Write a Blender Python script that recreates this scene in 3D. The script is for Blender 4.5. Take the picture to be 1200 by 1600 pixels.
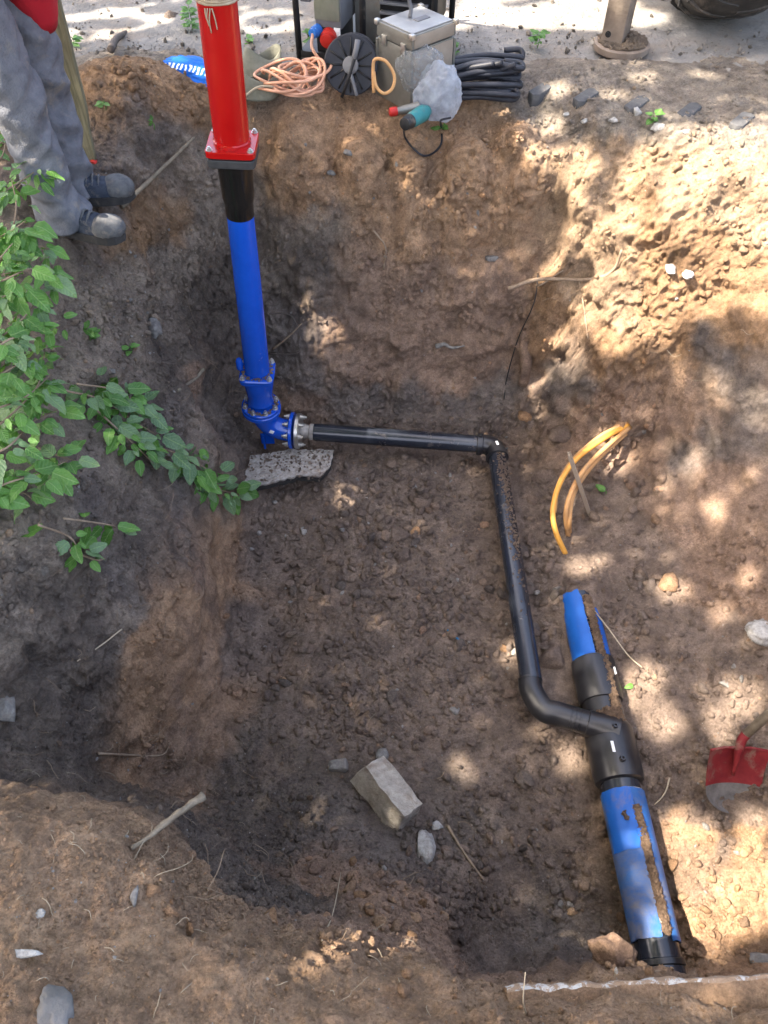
import bpy, bmesh, math, random
import numpy as np
from mathutils import Vector, Matrix, Quaternion, noise as mnoise
from mathutils.bvhtree import BVHTree

random.seed(7); RNG = np.random.default_rng(7)
scene = bpy.context.scene
C = scene.collection
for o in list(bpy.data.objects): bpy.data.objects.remove(o)

# ---------------------------------------------------------------- camera, sky, sun, exposure
CAMZ = 3.05; PITCH = math.radians(52.0); F = 1202.0; GZ = 1.5
cam = bpy.data.cameras.new('camera'); cam_o = bpy.data.objects.new('camera', cam); C.objects.link(cam_o)
cam.sensor_fit = 'VERTICAL'; cam.sensor_height = 36.0; cam.lens = 36.0 * F / 1600.0
cam.clip_start = 0.02; cam.clip_end = 600
cam_o.location = (0, 0, CAMZ); cam_o.rotation_euler = (math.pi / 2 - PITCH, 0, 0)
scene.camera = cam_o
SUN = Vector((-0.56, -0.12, 0.82)).normalized()          # direction towards the sun
w = bpy.data.worlds.new('World'); scene.world = w; w.use_nodes = True
wn = w.node_tree.nodes; wn.clear()
sky = wn.new('ShaderNodeTexSky'); sky.sky_type = 'NISHITA'; sky.sun_disc = False
sky.sun_elevation = math.asin(SUN.z); sky.sun_rotation = math.atan2(SUN.x, SUN.y)
sky.air_density = 1.0; sky.dust_density = 6.0; sky.ozone_density = 0.4
bg = wn.new('ShaderNodeBackground'); bg.inputs[1].default_value = 0.15
wo = wn.new('ShaderNodeOutputWorld')
w.node_tree.links.new(sky.outputs[0], bg.inputs[0]); w.node_tree.links.new(bg.outputs[0], wo.inputs[0])
sl = bpy.data.lights.new('sun', 'SUN'); sl.energy = 3.8; sl.angle = math.radians(0.53); sl.color = (1.0, 0.93, 0.82)
so = bpy.data.objects.new('sun', sl); C.objects.link(so); so.location = (-6, 3, 12)
so.rotation_euler = (-SUN).to_track_quat('-Z', 'Y').to_euler()
scene.view_settings.view_transform = 'Standard'; scene.view_settings.look = 'None'
scene.view_settings.gamma = 1.0; scene.view_settings.use_curve_mapping = False
scene.view_settings.exposure = 2.8
scene.view_settings.use_white_balance = True; scene.view_settings.white_balance_temperature = 6850; scene.view_settings.white_balance_tint = 12

# ---------------------------------------------------------------- pixel rays
CP, SP = math.cos(PITCH), math.sin(PITCH)
def ray(px, py):
    a = (px - 600) / F; b = -(py - 800) / F
    return Vector((a, CP + b * SP, -SP + b * CP)).normalized()
ORG = Vector((0, 0, CAMZ))
def WZ(px, py, z):
    d = ray(px, py); return ORG + d * ((z - CAMZ) / d.z)
def WY(px, py, Y):
    d = ray(px, py); return ORG + d * (Y / d.y)
def ppm(p):                                              # photograph pixels per metre at a point
    p = Vector(p); return F / (p.y * CP + (CAMZ - p.z) * SP)

# ---------------------------------------------------------------- noise
def hash3(ix, iy, iz, s):
    h = (ix * 374761393 + iy * 668265263 + iz * 2147483647 * 3 + s * 974634777) & 0xFFFFFFFF
    h = ((h ^ (h >> 13)) * 1274126177) & 0xFFFFFFFF
    return ((h ^ (h >> 16)) & 0xFFFF) / 32767.5 - 1.0
def vnoise(P, sc, s=0):
    """smooth value noise, P (n,3) -> about -1..1"""
    Q = P * sc; I = np.floor(Q).astype(np.int64); f = Q - I; f = f * f * f * (f * (f * 6 - 15) + 10)
    r = 0
    for dx in (0, 1):
        wx = f[:, 0] if dx else 1 - f[:, 0]
        for dy in (0, 1):
            wy = f[:, 1] if dy else 1 - f[:, 1]
            for dz in (0, 1):
                wz = f[:, 2] if dz else 1 - f[:, 2]
                r = r + wx * wy * wz * hash3(I[:, 0] + dx, I[:, 1] + dy, I[:, 2] + dz, s)
    return r
def fbm(P, sc, octv=3, s=0, gain=0.5):
    r = 0; a = 1
    for k in range(octv):
        r = r + a * vnoise(P + 13.7 * k, sc * 2.03 ** k, s + k); a *= gain
    return r

# ---------------------------------------------------------------- materials
def new_mat(name):
    m = bpy.data.materials.new(name); m.use_nodes = True
    nt = m.node_tree; b = nt.nodes['Principled BSDF']
    return m, nt, b
def N(nt, t, **kw):
    n = nt.nodes.new(t)
    for k, v in kw.items():
        if k.startswith('i_'):
            n.inputs[int(k[2:]) if k[2:].isdigit() else k[2:].replace('_', ' ')].default_value = v
        else: setattr(n, k, v)
    return n
def mix_rgb(nt, fac, a, b, mode='MIX'):
    n = nt.nodes.new('ShaderNodeMix'); n.data_type = 'RGBA'; n.blend_type = mode
    for sock, v in ((n.inputs[0], fac), (n.inputs[6], a), (n.inputs[7], b)):
        if hasattr(v, 'is_output'): nt.links.new(v, sock)
        elif isinstance(v, (int, float)): sock.default_value = v
        else: sock.default_value = (*v, 1) if len(v) == 3 else v
    return n.outputs[2]
def ramp(nt, src, lo, hi, a=0.0, b=1.0):
    n = nt.nodes.new('ShaderNodeMapRange'); n.inputs[1].default_value = lo; n.inputs[2].default_value = hi
    n.inputs[3].default_value = a; n.inputs[4].default_value = b
    nt.links.new(src, n.inputs[0]); return n.outputs[0]
def noise_tex(nt, scale, detail=4, rough=0.6, coord='Object', dist=0):
    tc = nt.nodes.new('ShaderNodeTexCoord'); n = nt.nodes.new('ShaderNodeTexNoise')
    n.inputs['Scale'].default_value = scale; n.inputs['Detail'].default_value = detail
    n.inputs['Roughness'].default_value = rough; n.inputs['Distortion'].default_value = dist
    if coord == 'World':
        g = nt.nodes.new('ShaderNodeNewGeometry'); nt.links.new(g.outputs['Position'], n.inputs['Vector'])
    else: nt.links.new(tc.outputs[coord], n.inputs['Vector'])
    return n.outputs['Fac']
def bump(nt, bsdf, src, dist, strength=1.0, prev=None):
    n = nt.nodes.new('ShaderNodeBump'); n.inputs['Distance'].default_value = dist; n.inputs['Strength'].default_value = strength
    nt.links.new(src, n.inputs['Height'])
    if prev is not None: nt.links.new(prev, n.inputs['Normal'])
    nt.links.new(n.outputs[0], bsdf.inputs['Normal']); return n.outputs[0]

def soil_mat(name, color=None):
    m, nt, b = new_mat(name)
    if color is None:
        at = N(nt, 'ShaderNodeAttribute', attribute_name='Col'); base = at.outputs['Color']
    else:
        rgb = N(nt, 'ShaderNodeRGB'); rgb.outputs[0].default_value = (*color, 1); base = rgb.outputs[0]
        oi = N(nt, 'ShaderNodeObjectInfo')
        base = mix_rgb(nt, 1.0, base, mix_rgb(nt, oi.outputs['Random'], (0.75, 0.75, 0.77), (1.25, 1.2, 1.15)), 'MULTIPLY')
    n1 = noise_tex(nt, 9, 5, 0.65, 'World'); n2 = noise_tex(nt, 120, 4, 0.7, 'World'); n3 = noise_tex(nt, 420, 3, 0.7, 'World')
    c = mix_rgb(nt, ramp(nt, n1, 0.35, 0.68), mix_rgb(nt, 1.0, base, (0.74, 0.73, 0.74), 'MULTIPLY'),
                mix_rgb(nt, 1.0, base, (1.2, 1.18, 1.12), 'MULTIPLY'))
    c = mix_rgb(nt, ramp(nt, n2, 0.3, 0.7), mix_rgb(nt, 1.0, c, (0.7, 0.7, 0.7), 'MULTIPLY'), mix_rgb(nt, 1.0, c, (1.24, 1.23, 1.22), 'MULTIPLY'))
    n5 = noise_tex(nt, 38, 5, 0.7, 'World'); c = mix_rgb(nt, ramp(nt, n5, 0.34, 0.66), mix_rgb(nt, 1.0, c, (0.84, 0.83, 0.83), 'MULTIPLY'), mix_rgb(nt, 1.0, c, (1.14, 1.14, 1.14), 'MULTIPLY'))
    c = mix_rgb(nt, ramp(nt, n3, 0.66, 0.74, 0, 0.55), c, (0.42, 0.38, 0.33))         # pale grit
    nt.links.new(c, b.inputs['Base Color']); b.inputs['Roughness'].default_value = 0.95
    b.inputs['Specular IOR Level'].default_value = 0.15
    n4 = noise_tex(nt, 45, 6, 0.75, 'World'); p = bump(nt, b, n4, 0.03, 0.8); p = bump(nt, b, n2, 0.014, 0.8, p); bump(nt, b, n3, 0.005, 0.8, p)
    return m

def rough_mat(name, c1, c2, scale=30, rough=0.85, bd=0.004, detail=5, metal=0.0, spec=0.3, dirt=None, dirt_amt=0.5, coord='Object', stretch=None):
    m, nt, b = new_mat(name)
    n1 = noise_tex(nt, scale, detail, 0.65, coord); n2 = noise_tex(nt, scale * 7, 3, 0.6, coord)
    c = mix_rgb(nt, ramp(nt, n1, 0.32, 0.68), c1, c2)
    if dirt:
        n3 = noise_tex(nt, scale * 0.6, 6, 0.7, coord, 0.4)
        c = mix_rgb(nt, ramp(nt, n3, 0.62 - 0.25 * dirt_amt, 0.74 - 0.1 * dirt_amt, 0, 0.9), c, dirt)
        rr = ramp(nt, n3, 0.62 - 0.25 * dirt_amt, 0.74 - 0.1 * dirt_amt, rough, 0.95); nt.links.new(rr, b.inputs['Roughness'])
    else:
        nt.links.new(ramp(nt, n1, 0.3, 0.7, max(rough - 0.08, 0.05), min(rough + 0.08, 1)), b.inputs['Roughness'])
    if stretch:
        for n_ in [n_ for n_ in nt.nodes if n_.type == 'TEX_NOISE']:
            mp = nt.nodes.new('ShaderNodeMapping'); mp.inputs['Scale'].default_value = stretch; src = n_.inputs['Vector'].links[0].from_socket
            nt.links.new(src, mp.inputs[0]); nt.links.new(mp.outputs[0], n_.inputs['Vector'])
    nt.links.new(c, b.inputs['Base Color']); b.inputs['Metallic'].default_value = metal
    b.inputs['Specular IOR Level'].default_value = spec
    bump(nt, b, n2, bd, 0.6)
    return m

def leaf_mat(name, c1, c2, back):
    m, nt, b = new_mat(name)
    oi = N(nt, 'ShaderNodeObjectInfo'); n1 = noise_tex(nt, 14, 4)
    at = N(nt, 'ShaderNodeAttribute', attribute_name='Tint')
    rnd = N(nt, 'ShaderNodeMath', operation='ADD'); nt.links.new(oi.outputs['Random'], rnd.inputs[0]); nt.links.new(at.outputs['Fac'], rnd.inputs[1])
    fr = N(nt, 'ShaderNodeMath', operation='FRACT'); nt.links.new(rnd.outputs[0], fr.inputs[0])
    c = mix_rgb(nt, fr.outputs[0], c1, c2)
    c = mix_rgb(nt, ramp(nt, n1, 0.35, 0.7, 0, 0.45), c, back)
    tcv = N(nt, 'ShaderNodeTexCoord'); sx = N(nt, 'ShaderNodeSeparateXYZ'); nt.links.new(tcv.outputs['Object'], sx.inputs[0])
    ax_ = N(nt, 'ShaderNodeMath', operation='ABSOLUTE'); nt.links.new(sx.outputs[0], ax_.inputs[0])
    if name != 'tree_leaf':
        c = mix_rgb(nt, ramp(nt, ax_.outputs[0], 0.012, 0.028, .6, 0), c, (0.22, 0.34, 0.13))
        vv = N(nt, 'ShaderNodeMath', operation='SUBTRACT'); nt.links.new(sx.outputs[1], vv.inputs[0]); nt.links.new(ax_.outputs[0], vv.inputs[1])
        v2 = N(nt, 'ShaderNodeMath', operation='MULTIPLY'); nt.links.new(vv.outputs[0], v2.inputs[0]); v2.inputs[1].default_value = 42
        v3 = N(nt, 'ShaderNodeMath', operation='SINE'); nt.links.new(v2.outputs[0], v3.inputs[0]); bump(nt, b, v3.outputs[0], 0.0022, 0.35)
        n9 = noise_tex(nt, 5, 3); c = mix_rgb(nt, ramp(nt, n9, .55, .75, 0, .35), c, (0.20, 0.20, 0.10))
    nt.links.new(c, b.inputs['Base Color']); b.inputs['Roughness'].default_value = 0.45; b.inputs['Specular IOR Level'].default_value = 0.4
    tr = N(nt, 'ShaderNodeBsdfTranslucent'); tc = mix_rgb(nt, 1.0, c, (1.5, 1.7, 0.6), 'MULTIPLY'); nt.links.new(tc, tr.inputs[0])
    ms = N(nt, 'ShaderNodeMixShader'); ms.inputs[0].default_value = 0.3
    nt.links.new(b.outputs[0], ms.inputs[1]); nt.links.new(tr.outputs[0], ms.inputs[2])
    nt.links.new(ms.outputs[0], nt.nodes['Material Output'].inputs[0])
    return m

M = {}
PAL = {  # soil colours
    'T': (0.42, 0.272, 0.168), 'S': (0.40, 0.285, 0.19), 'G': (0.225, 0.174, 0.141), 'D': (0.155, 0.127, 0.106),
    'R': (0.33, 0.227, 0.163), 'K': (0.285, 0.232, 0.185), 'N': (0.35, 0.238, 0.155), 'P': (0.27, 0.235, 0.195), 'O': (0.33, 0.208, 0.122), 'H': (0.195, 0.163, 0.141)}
M['soil'] = soil_mat('soil')
for k in PAL: M['clod_' + k] = soil_mat('clod_' + k, PAL[k])
DIRT = (0.20, 0.135, 0.09)
M['red'] = rough_mat('red_enamel', (0.36, 0.005, 0.005), (0.42, 0.008, 0.007), 6, 0.16, 0.0006, spec=0.5)
M['blue'] = rough_mat('blue_epoxy', (0.003, 0.064, 0.40), (0.004, 0.075, 0.46), 9, 0.14, 0.0012, spec=0.6, dirt=(0.10, 0.09, 0.10), dirt_amt=-0.05)
M['black_gloss'] = rough_mat('black_bitumen', (0.006, 0.006, 0.006), (0.012, 0.011, 0.01), 8, 0.13, 0.001, spec=0.55)
M['grey_cast'] = rough_mat('dark_cast_iron', (0.03, 0.03, 0.032), (0.05, 0.05, 0.05), 20, 0.5, 0.002)
M['pe'] = rough_mat('black_polyethylene', (0.012, 0.015, 0.022), (0.022, 0.026, 0.035), 10, 0.2, 0.0006, spec=0.5, dirt=(0.12, 0.09, 0.07), dirt_amt=0.12)
M['pe_clean'] = rough_mat('black_fitting', (0.010, 0.010, 0.012), (0.02, 0.02, 0.022), 10, 0.36, 0.0008, spec=0.5)
M['jacket'] = rough_mat('blue_pipe_jacket', (0.010, 0.075, 0.26), (0.035, 0.125, 0.32), 7, 0.5, 0.0015, dirt=(0.19, 0.165, 0.14), dirt_amt=0.5)
M['jacket_clean'] = rough_mat('bright_blue_pipe_jacket', (0.006, 0.08, 0.33), (0.010, 0.10, 0.38), 6, 0.4, 0.001, dirt=DIRT, dirt_amt=0.15)
M['zinc'] = rough_mat('zinc_steel', (0.45, 0.44, 0.41), (0.6, 0.58, 0.54), 40, 0.35, 0.0006, metal=0.9)
M['scraped_pe'] = rough_mat('scraped_pipe', (0.16, 0.14, 0.12), (0.34, 0.31, 0.27), 25, 0.7, 0.001)
M['white'] = rough_mat('white_label', (0.72, 0.72, 0.70), (0.82, 0.82, 0.8), 20, 0.5, 0.0003)
M['concrete'] = rough_mat('broken_concrete', (0.26, 0.235, 0.205), (0.42, 0.385, 0.34), 60, 0.93, 0.006, dirt=(0.18, 0.14, 0.11), dirt_amt=0.7)
M['asphalt'] = rough_mat('asphalt_underside', (0.02, 0.02, 0.02), (0.06, 0.055, 0.05), 40, 0.9, 0.02)
M['granite'] = rough_mat('granite_block', (0.24, 0.215, 0.18), (0.46, 0.415, 0.35), 28, 0.85, 0.012, dirt=(0.2, 0.15, 0.11), dirt_amt=0.45)
M['stone_white'] = rough_mat('white_stone', (0.25, 0.24, 0.22), (0.52, 0.50, 0.46), 50, 0.85, 0.012, dirt=(0.2, 0.165, 0.135), dirt_amt=0.45)
M['stone_grey'] = rough_mat('grey_stone', (0.13, 0.12, 0.11), (0.26, 0.245, 0.22), 60, 0.85, 0.008, dirt=(0.17, 0.135, 0.105), dirt_amt=0.35)
M['stone_dark'] = rough_mat('dark_stone', (0.09, 0.088, 0.085), (0.15, 0.145, 0.14), 14, 0.75, 0.004)
M['road'] = rough_mat('dusty_road', (0.12, 0.115, 0.105), (0.23, 0.215, 0.195), 7, 0.94, 0.02, dirt=(0.20, 0.165, 0.13), dirt_amt=0.55, coord='Object')
M['slab'] = rough_mat('dark_paving', (0.05, 0.05, 0.052), (0.09, 0.09, 0.09), 30, 0.85, 0.004, dirt=(0.30, 0.24, 0.18), dirt_amt=0.1)
M['kerb'], nt_, b_ = new_mat('flaky_limewash'); n1_ = noise_tex(nt_, 22, 7, .75, 'World', .5); n2_ = noise_tex(nt_, 150, 4, .7, 'World')
nt_.links.new(mix_rgb(nt_, ramp(nt_, n1_, .50, .55), mix_rgb(nt_, n2_, (.24, .16, .10), (.42, .29, .19)), mix_rgb(nt_, n2_, (.42, .39, .35), (.66, .64, .60))), b_.inputs['Base Color'])
b_.inputs['Roughness'].default_value = .95; bump(nt_, b_, n1_, .01, .8, bump(nt_, b_, n2_, .01, .7))
M['wood_grey'] = rough_mat('weathered_wood', (0.13, 0.105, 0.075), (0.24, 0.20, 0.145), 40, 0.85, 0.004)
M['wood_green'] = rough_mat('mossy_wood', (0.085, 0.08, 0.045), (0.25, 0.225, 0.14), 30, 0.85, 0.012, stretch=(2.2, 2.2, .12))
M['root'] = rough_mat('root_bark', (0.17, 0.115, 0.075), (0.32, 0.24, 0.165), 30, 0.9, 0.004)
M['root_dark'] = rough_mat('dark_root_bark', (0.06, 0.048, 0.04), (0.12, 0.095, 0.08), 30, 0.9, 0.004)
M['straw'] = rough_mat('dry_straw', (0.30, 0.24, 0.16), (0.42, 0.35, 0.25), 30, 0.85, 0.001)
M['orange'] = rough_mat('orange_conduit', (0.62, 0.27, 0.045), (0.72, 0.36, 0.075), 8, 0.45, 0.0006, dirt=(0.30, 0.20, 0.12), dirt_amt=0.2)
M['tan_cable'] = rough_mat('dusty_orange_conduit', (0.42, 0.22, 0.09), (0.55, 0.30, 0.12), 10, 0.6, 0.0006, dirt=(0.25, 0.175, 0.115), dirt_amt=0.5)
M['shovel_red'] = rough_mat('worn_red_paint', (0.13, 0.008, 0.012), (0.18, 0.016, 0.018), 20, 0.65, 0.001, dirt=(0.16, 0.12, 0.09), dirt_amt=0.4)
M['steel_dirty'] = rough_mat('dirty_steel', (0.09, 0.085, 0.08), (0.2, 0.19, 0.18), 20, 0.6, 0.002, metal=0.4, dirt=(0.14, 0.105, 0.08), dirt_amt=0.3)
M['trousers'] = rough_mat('grey_work_cloth', (0.095, 0.10, 0.115), (0.155, 0.16, 0.175), 22, 0.92, 0.006, dirt=(0.21, 0.19, 0.165), dirt_amt=0.25)
M['jacket_red'] = rough_mat('red_work_jacket', (0.34, 0.008, 0.018), (0.42, 0.015, 0.025), 12, 0.85, 0.003)
M['shoe'] = rough_mat('navy_suede', (0.022, 0.030, 0.045), (0.05, 0.06, 0.08), 40, 0.9, 0.006, dirt=(0.17, 0.15, 0.125), dirt_amt=0.3)
M['toe'] = rough_mat('scuffed_toe_cap', (0.06, 0.065, 0.07), (0.12, 0.12, 0.12), 40, 0.7, 0.004, dirt=(0.2, 0.17, 0.14), dirt_amt=0.4)
M['sole'] = rough_mat('black_rubber_sole', (0.02, 0.02, 0.02), (0.045, 0.042, 0.04), 25, 0.8, 0.002, dirt=(0.17, 0.135, 0.1), dirt_amt=0.25)
M['skin'] = rough_mat('skin', (0.48, 0.28, 0.20), (0.55, 0.33, 0.24), 20, 0.55, 0.001)
M['hair'] = rough_mat('brown_hair', (0.04, 0.025, 0.015), (0.07, 0.045, 0.03), 60, 0.7, 0.004)
M['frame_black'] = rough_mat('black_powder_coat', (0.010, 0.010, 0.011), (0.022, 0.022, 0.022), 14, 0.45, 0.001, dirt=(0.2, 0.16, 0.12), dirt_amt=0.1)
M['gen_green'] = rough_mat('olive_grey_panel', (0.13, 0.135, 0.10), (0.18, 0.185, 0.14), 10, 0.6, 0.001, dirt=(0.22, 0.18, 0.14), dirt_amt=0.15)
M['gen_grey'] = rough_mat('grey_housing', (0.12, 0.12, 0.125), (0.17, 0.17, 0.175), 10, 0.55, 0.001)
M['plug_red'] = rough_mat('red_socket', (0.40, 0.015, 0.012), (0.5, 0.03, 0.02), 20, 0.45, 0.0005)
M['plug_blue'] = rough_mat('blue_socket', (0.02, 0.12, 0.42), (0.04, 0.18, 0.5), 20, 0.45, 0.0005)
M['alu'] = rough_mat('dull_aluminium', (0.17, 0.165, 0.145), (0.24, 0.235, 0.21), 12, 0.42, 0.001, metal=0.55, dirt=(0.27, 0.22, 0.17), dirt_amt=0.2)
M['alu_lid'] = rough_mat('pale_aluminium_lid', (0.27, 0.27, 0.265), (0.36, 0.36, 0.35), 12, 0.45, 0.001, metal=0.3)
M['alu_tan'] = rough_mat('dusty_case_side', (0.24, 0.195, 0.15), (0.31, 0.26, 0.205), 12, 0.55, 0.001, metal=0.2)
M['board'] = rough_mat('pale_board', (0.34, 0.27, 0.2), (0.46, 0.38, 0.29), 12, 0.85, 0.002)
M['peach'] = rough_mat('peach_cable', (0.50, 0.24, 0.14), (0.62, 0.34, 0.22), 10, 0.6, 0.0005, dirt=(0.33, 0.25, 0.19), dirt_amt=0.25)
M['hose_black'] = rough_mat('black_hose', (0.012, 0.013, 0.018), (0.028, 0.03, 0.038), 12, 0.5, 0.001, dirt=(0.16, 0.13, 0.105), dirt_amt=0.15)
M['canvas'] = rough_mat('olive_canvas', (0.13, 0.13, 0.095), (0.2, 0.195, 0.15), 20, 0.92, 0.003)
M['teal'] = rough_mat('teal_tool_body', (0.015, 0.14, 0.15), (0.03, 0.19, 0.19), 20, 0.45, 0.001, dirt=(0.2, 0.16, 0.12), dirt_amt=0.15)
M['machine'] = rough_mat('dusty_machine_steel', (0.14, 0.105, 0.08), (0.24, 0.19, 0.15), 8, 0.7, 0.002, dirt=(0.3, 0.24, 0.18), dirt_amt=0.3)
M['tyre'] = rough_mat('dusty_tyre', (0.028, 0.026, 0.024), (0.06, 0.055, 0.05), 9, 0.85, 0.004, dirt=(0.17, 0.14, 0.115), dirt_amt=0.3)
M['bark'] = rough_mat('tree_bark', (0.09, 0.07, 0.05), (0.17, 0.14, 0.105), 12, 0.92, 0.02)
M['leaf'] = leaf_mat('shrub_leaf', (0.045, 0.14, 0.022), (0.11, 0.26, 0.045), (0.16, 0.29, 0.09))
M['leaf_pale'] = leaf_mat('wilting_leaf', (0.07, 0.15, 0.06), (0.16, 0.26, 0.12), (0.24, 0.33, 0.2))
M['leaf_tree'] = leaf_mat('tree_leaf', (0.03, 0.09, 0.015), (0.07, 0.16, 0.03), (0.1, 0.2, 0.05))
M['scrap_blue'] = rough_mat('blue_scrap', (0.02, 0.16, 0.34), (0.04, 0.22, 0.42), 20, 0.5, 0.001)

def bag_mat(name, col, trans, print_col=None):
    m, nt, b = new_mat(name)
    n1 = noise_tex(nt, 16, 5, 0.6)
    if print_col:
        tc = N(nt, 'ShaderNodeTexCoord'); sx = N(nt, 'ShaderNodeSeparateXYZ'); nt.links.new(tc.outputs['Object'], sx.inputs[0])
        wv = N(nt, 'ShaderNodeTexWave'); wv.inputs['Scale'].default_value = 16; wv.inputs['Distortion'].default_value = 5; wv.inputs['Detail'].default_value = 2
        nt.links.new(tc.outputs['Object'], wv.inputs[0])
        band = N(nt, 'ShaderNodeMath', operation='COMPARE'); nt.links.new(sx.outputs[1], band.inputs[0]); band.inputs[1].default_value = -0.02; band.inputs[2].default_value = 0.018
        gt = ramp(nt, wv.outputs['Fac'], 0.52, 0.6)
        mu = N(nt, 'ShaderNodeMath', operation='MULTIPLY'); nt.links.new(band.outputs[0], mu.inputs[0]); nt.links.new(gt, mu.inputs[1])
        c = mix_rgb(nt, mu.outputs[0], mix_rgb(nt, n1, col, tuple(min(1, x * 1.5 + .02) for x in col)), print_col)
        nt.links.new(c, b.inputs['Base Color'])
    else:
        nt.links.new(mix_rgb(nt, n1, col, tuple(x * 0.85 for x in col)), b.inputs['Base Color'])
    b.inputs['Roughness'].default_value = 0.28
    b.inputs['Transmission Weight'].default_value = trans; b.inputs['IOR'].default_value = 1.08
    bump(nt, b, n1, 0.01, 0.5)
    return m
def film_mat(name, col, clear):
    m, nt, b = new_mat(name); n1 = noise_tex(nt, 22, 5, 0.6)
    b.inputs['Base Color'].default_value = (*col, 1); b.inputs['Roughness'].default_value = 0.25
    tl = N(nt, 'ShaderNodeBsdfTranslucent'); tl.inputs[0].default_value = (*col, 1); tp = N(nt, 'ShaderNodeBsdfTransparent')
    m1_ = N(nt, 'ShaderNodeMixShader'); m1_.inputs[0].default_value = .45; m2_ = N(nt, 'ShaderNodeMixShader')
    nt.links.new(b.outputs[0], m1_.inputs[1]); nt.links.new(tl.outputs[0], m1_.inputs[2])
    nt.links.new(ramp(nt, n1, .3, .7, clear - .22, clear + .18), m2_.inputs[0]); nt.links.new(m1_.outputs[0], m2_.inputs[1]); nt.links.new(tp.outputs[0], m2_.inputs[2])
    nt.links.new(m2_.outputs[0], nt.nodes['Material Output'].inputs[0]); bump(nt, b, n1, 0.012, 0.6); return m
M['bag_clear'] = film_mat('clear_plastic', (0.38, 0.40, 0.41), .62); M['bag_white'] = film_mat('milky_plastic', (0.50, 0.54, 0.60), .42)
M['bag_blue'] = bag_mat('blue_plastic', (0.008, 0.10, 0.40), 0.0, (0.72, 0.76, 0.82))

# ---------------------------------------------------------------- mesh helpers
def mesh_obj(name, verts, faces, mat, parent=None, smooth=True):
    me = bpy.data.meshes.new(name); me.from_pydata([tuple(v) for v in verts], [], faces); me.update()
    if smooth: me.polygons.foreach_set('use_smooth', [True] * len(me.polygons))
    if mat: me.materials.append(M[mat] if isinstance(mat, str) else mat)
    o = bpy.data.objects.new(name, me); C.objects.link(o)
    if parent: o.parent = parent
    return o
def bm_obj(name, bm, mat, parent=None, smooth=False, angle=35):
    me = bpy.data.meshes.new(name)
    if smooth:
        for f in bm.faces: f.smooth = True
        for e in bm.edges:
            if len(e.link_faces) == 2 and e.calc_face_angle(0) > math.radians(angle): e.smooth = False
    bm.to_mesh(me); bm.free(); me.materials.append(M[mat] if isinstance(mat, str) else mat)
    o = bpy.data.objects.new(name, me); C.objects.link(o)
    if parent: o.parent = parent
    return o
def tag(o, label, cat, group=None, kind=None):
    if label: o['label'] = label
    if cat: o['category'] = cat
    if group: o['group'] = group
    if kind: o['kind'] = kind
    return o
def empty(name, loc, label, cat, group=None):
    o = bpy.data.objects.new(name, None); C.objects.link(o); o.location = loc; o.empty_display_size = 0.1
    return tag(o, label, cat, group)
ROOTS = {}
def adopt(o, parent):
    """parent with world geometry kept: child built in world space, the Empty sits at the base"""
    o.parent = parent; o.matrix_parent_inverse = Matrix.Translation(-Vector(parent.location)); return o

def catmull(pts, n=8):
    P = [Vector(p) for p in pts]; out = []
    if len(P) < 3:
        return [P[0].lerp(P[-1], i / n) for i in range(n + 1)]
    P = [P[0] * 2 - P[1]] + P + [P[-1] * 2 - P[-2]]
    for i in range(1, len(P) - 2):
        a, b, c, d = P[i - 1], P[i], P[i + 1], P[i + 2]
        for k in range(n):
            t = k / n
            out.append(0.5 * ((2 * b) + (c - a) * t + (2 * a - 5 * b + 4 * c - d) * t * t + (3 * b - a - 3 * c + d) * t ** 3))
    out.append(P[-2]); return out
def frames(pts):
    T = []
    for i in range(len(pts)):
        a = pts[max(i - 1, 0)]; b = pts[min(i + 1, len(pts) - 1)]; T.append((b - a).normalized())
    ref = Vector((0, 0, 1)) if abs(T[0].z) < 0.9 else Vector((1, 0, 0))
    u = T[0].cross(ref).normalized(); U = [u]
    for i in range(1, len(T)):
        u = U[-1] - T[i] * U[-1].dot(T[i])
        U.append(u.normalized())
    return T, U, [t.cross(u) for t, u in zip(T, U)]
def tube_data(pts, rad, seg=12, cap=True, wob=0.0, squash=1.0):
    pts = [Vector(p) for p in pts]; n = len(pts)
    if not hasattr(rad, '__len__'): rad = [rad] * n
    T, U, V = frames(pts); vs = []; fs = []
    for i in range(n):
        for k in range(seg):
            a = 2 * math.pi * k / seg
            r = rad[i] * (1 + (wob * mnoise.noise(pts[i] * 40 + Vector((math.cos(a), math.sin(a), 0)) * 2) if wob else 0))
            vs.append(pts[i] + U[i] * math.cos(a) * r + V[i] * math.sin(a) * r * squash)
    for i in range(n - 1):
        for k in range(seg):
            k2 = (k + 1) % seg; fs.append((i * seg + k, i * seg + k2, (i + 1) * seg + k2, (i + 1) * seg + k))
    if cap:
        fs.append(tuple(range(seg))[::-1]); fs.append(tuple((n - 1) * seg + k for k in range(seg)))
    return vs, fs
def tube(name, pts, rad, mat, parent=None, seg=12, wob=0.0, squash=1.0):
    vs, fs = tube_data(pts, rad, seg, True, wob, squash)
    o = mesh_obj(name, vs, fs, mat)
    for p in o.data.polygons:
        if len(p.vertices) > 4: p.use_smooth = False
    if parent: adopt(o, parent)
    return o
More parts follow.
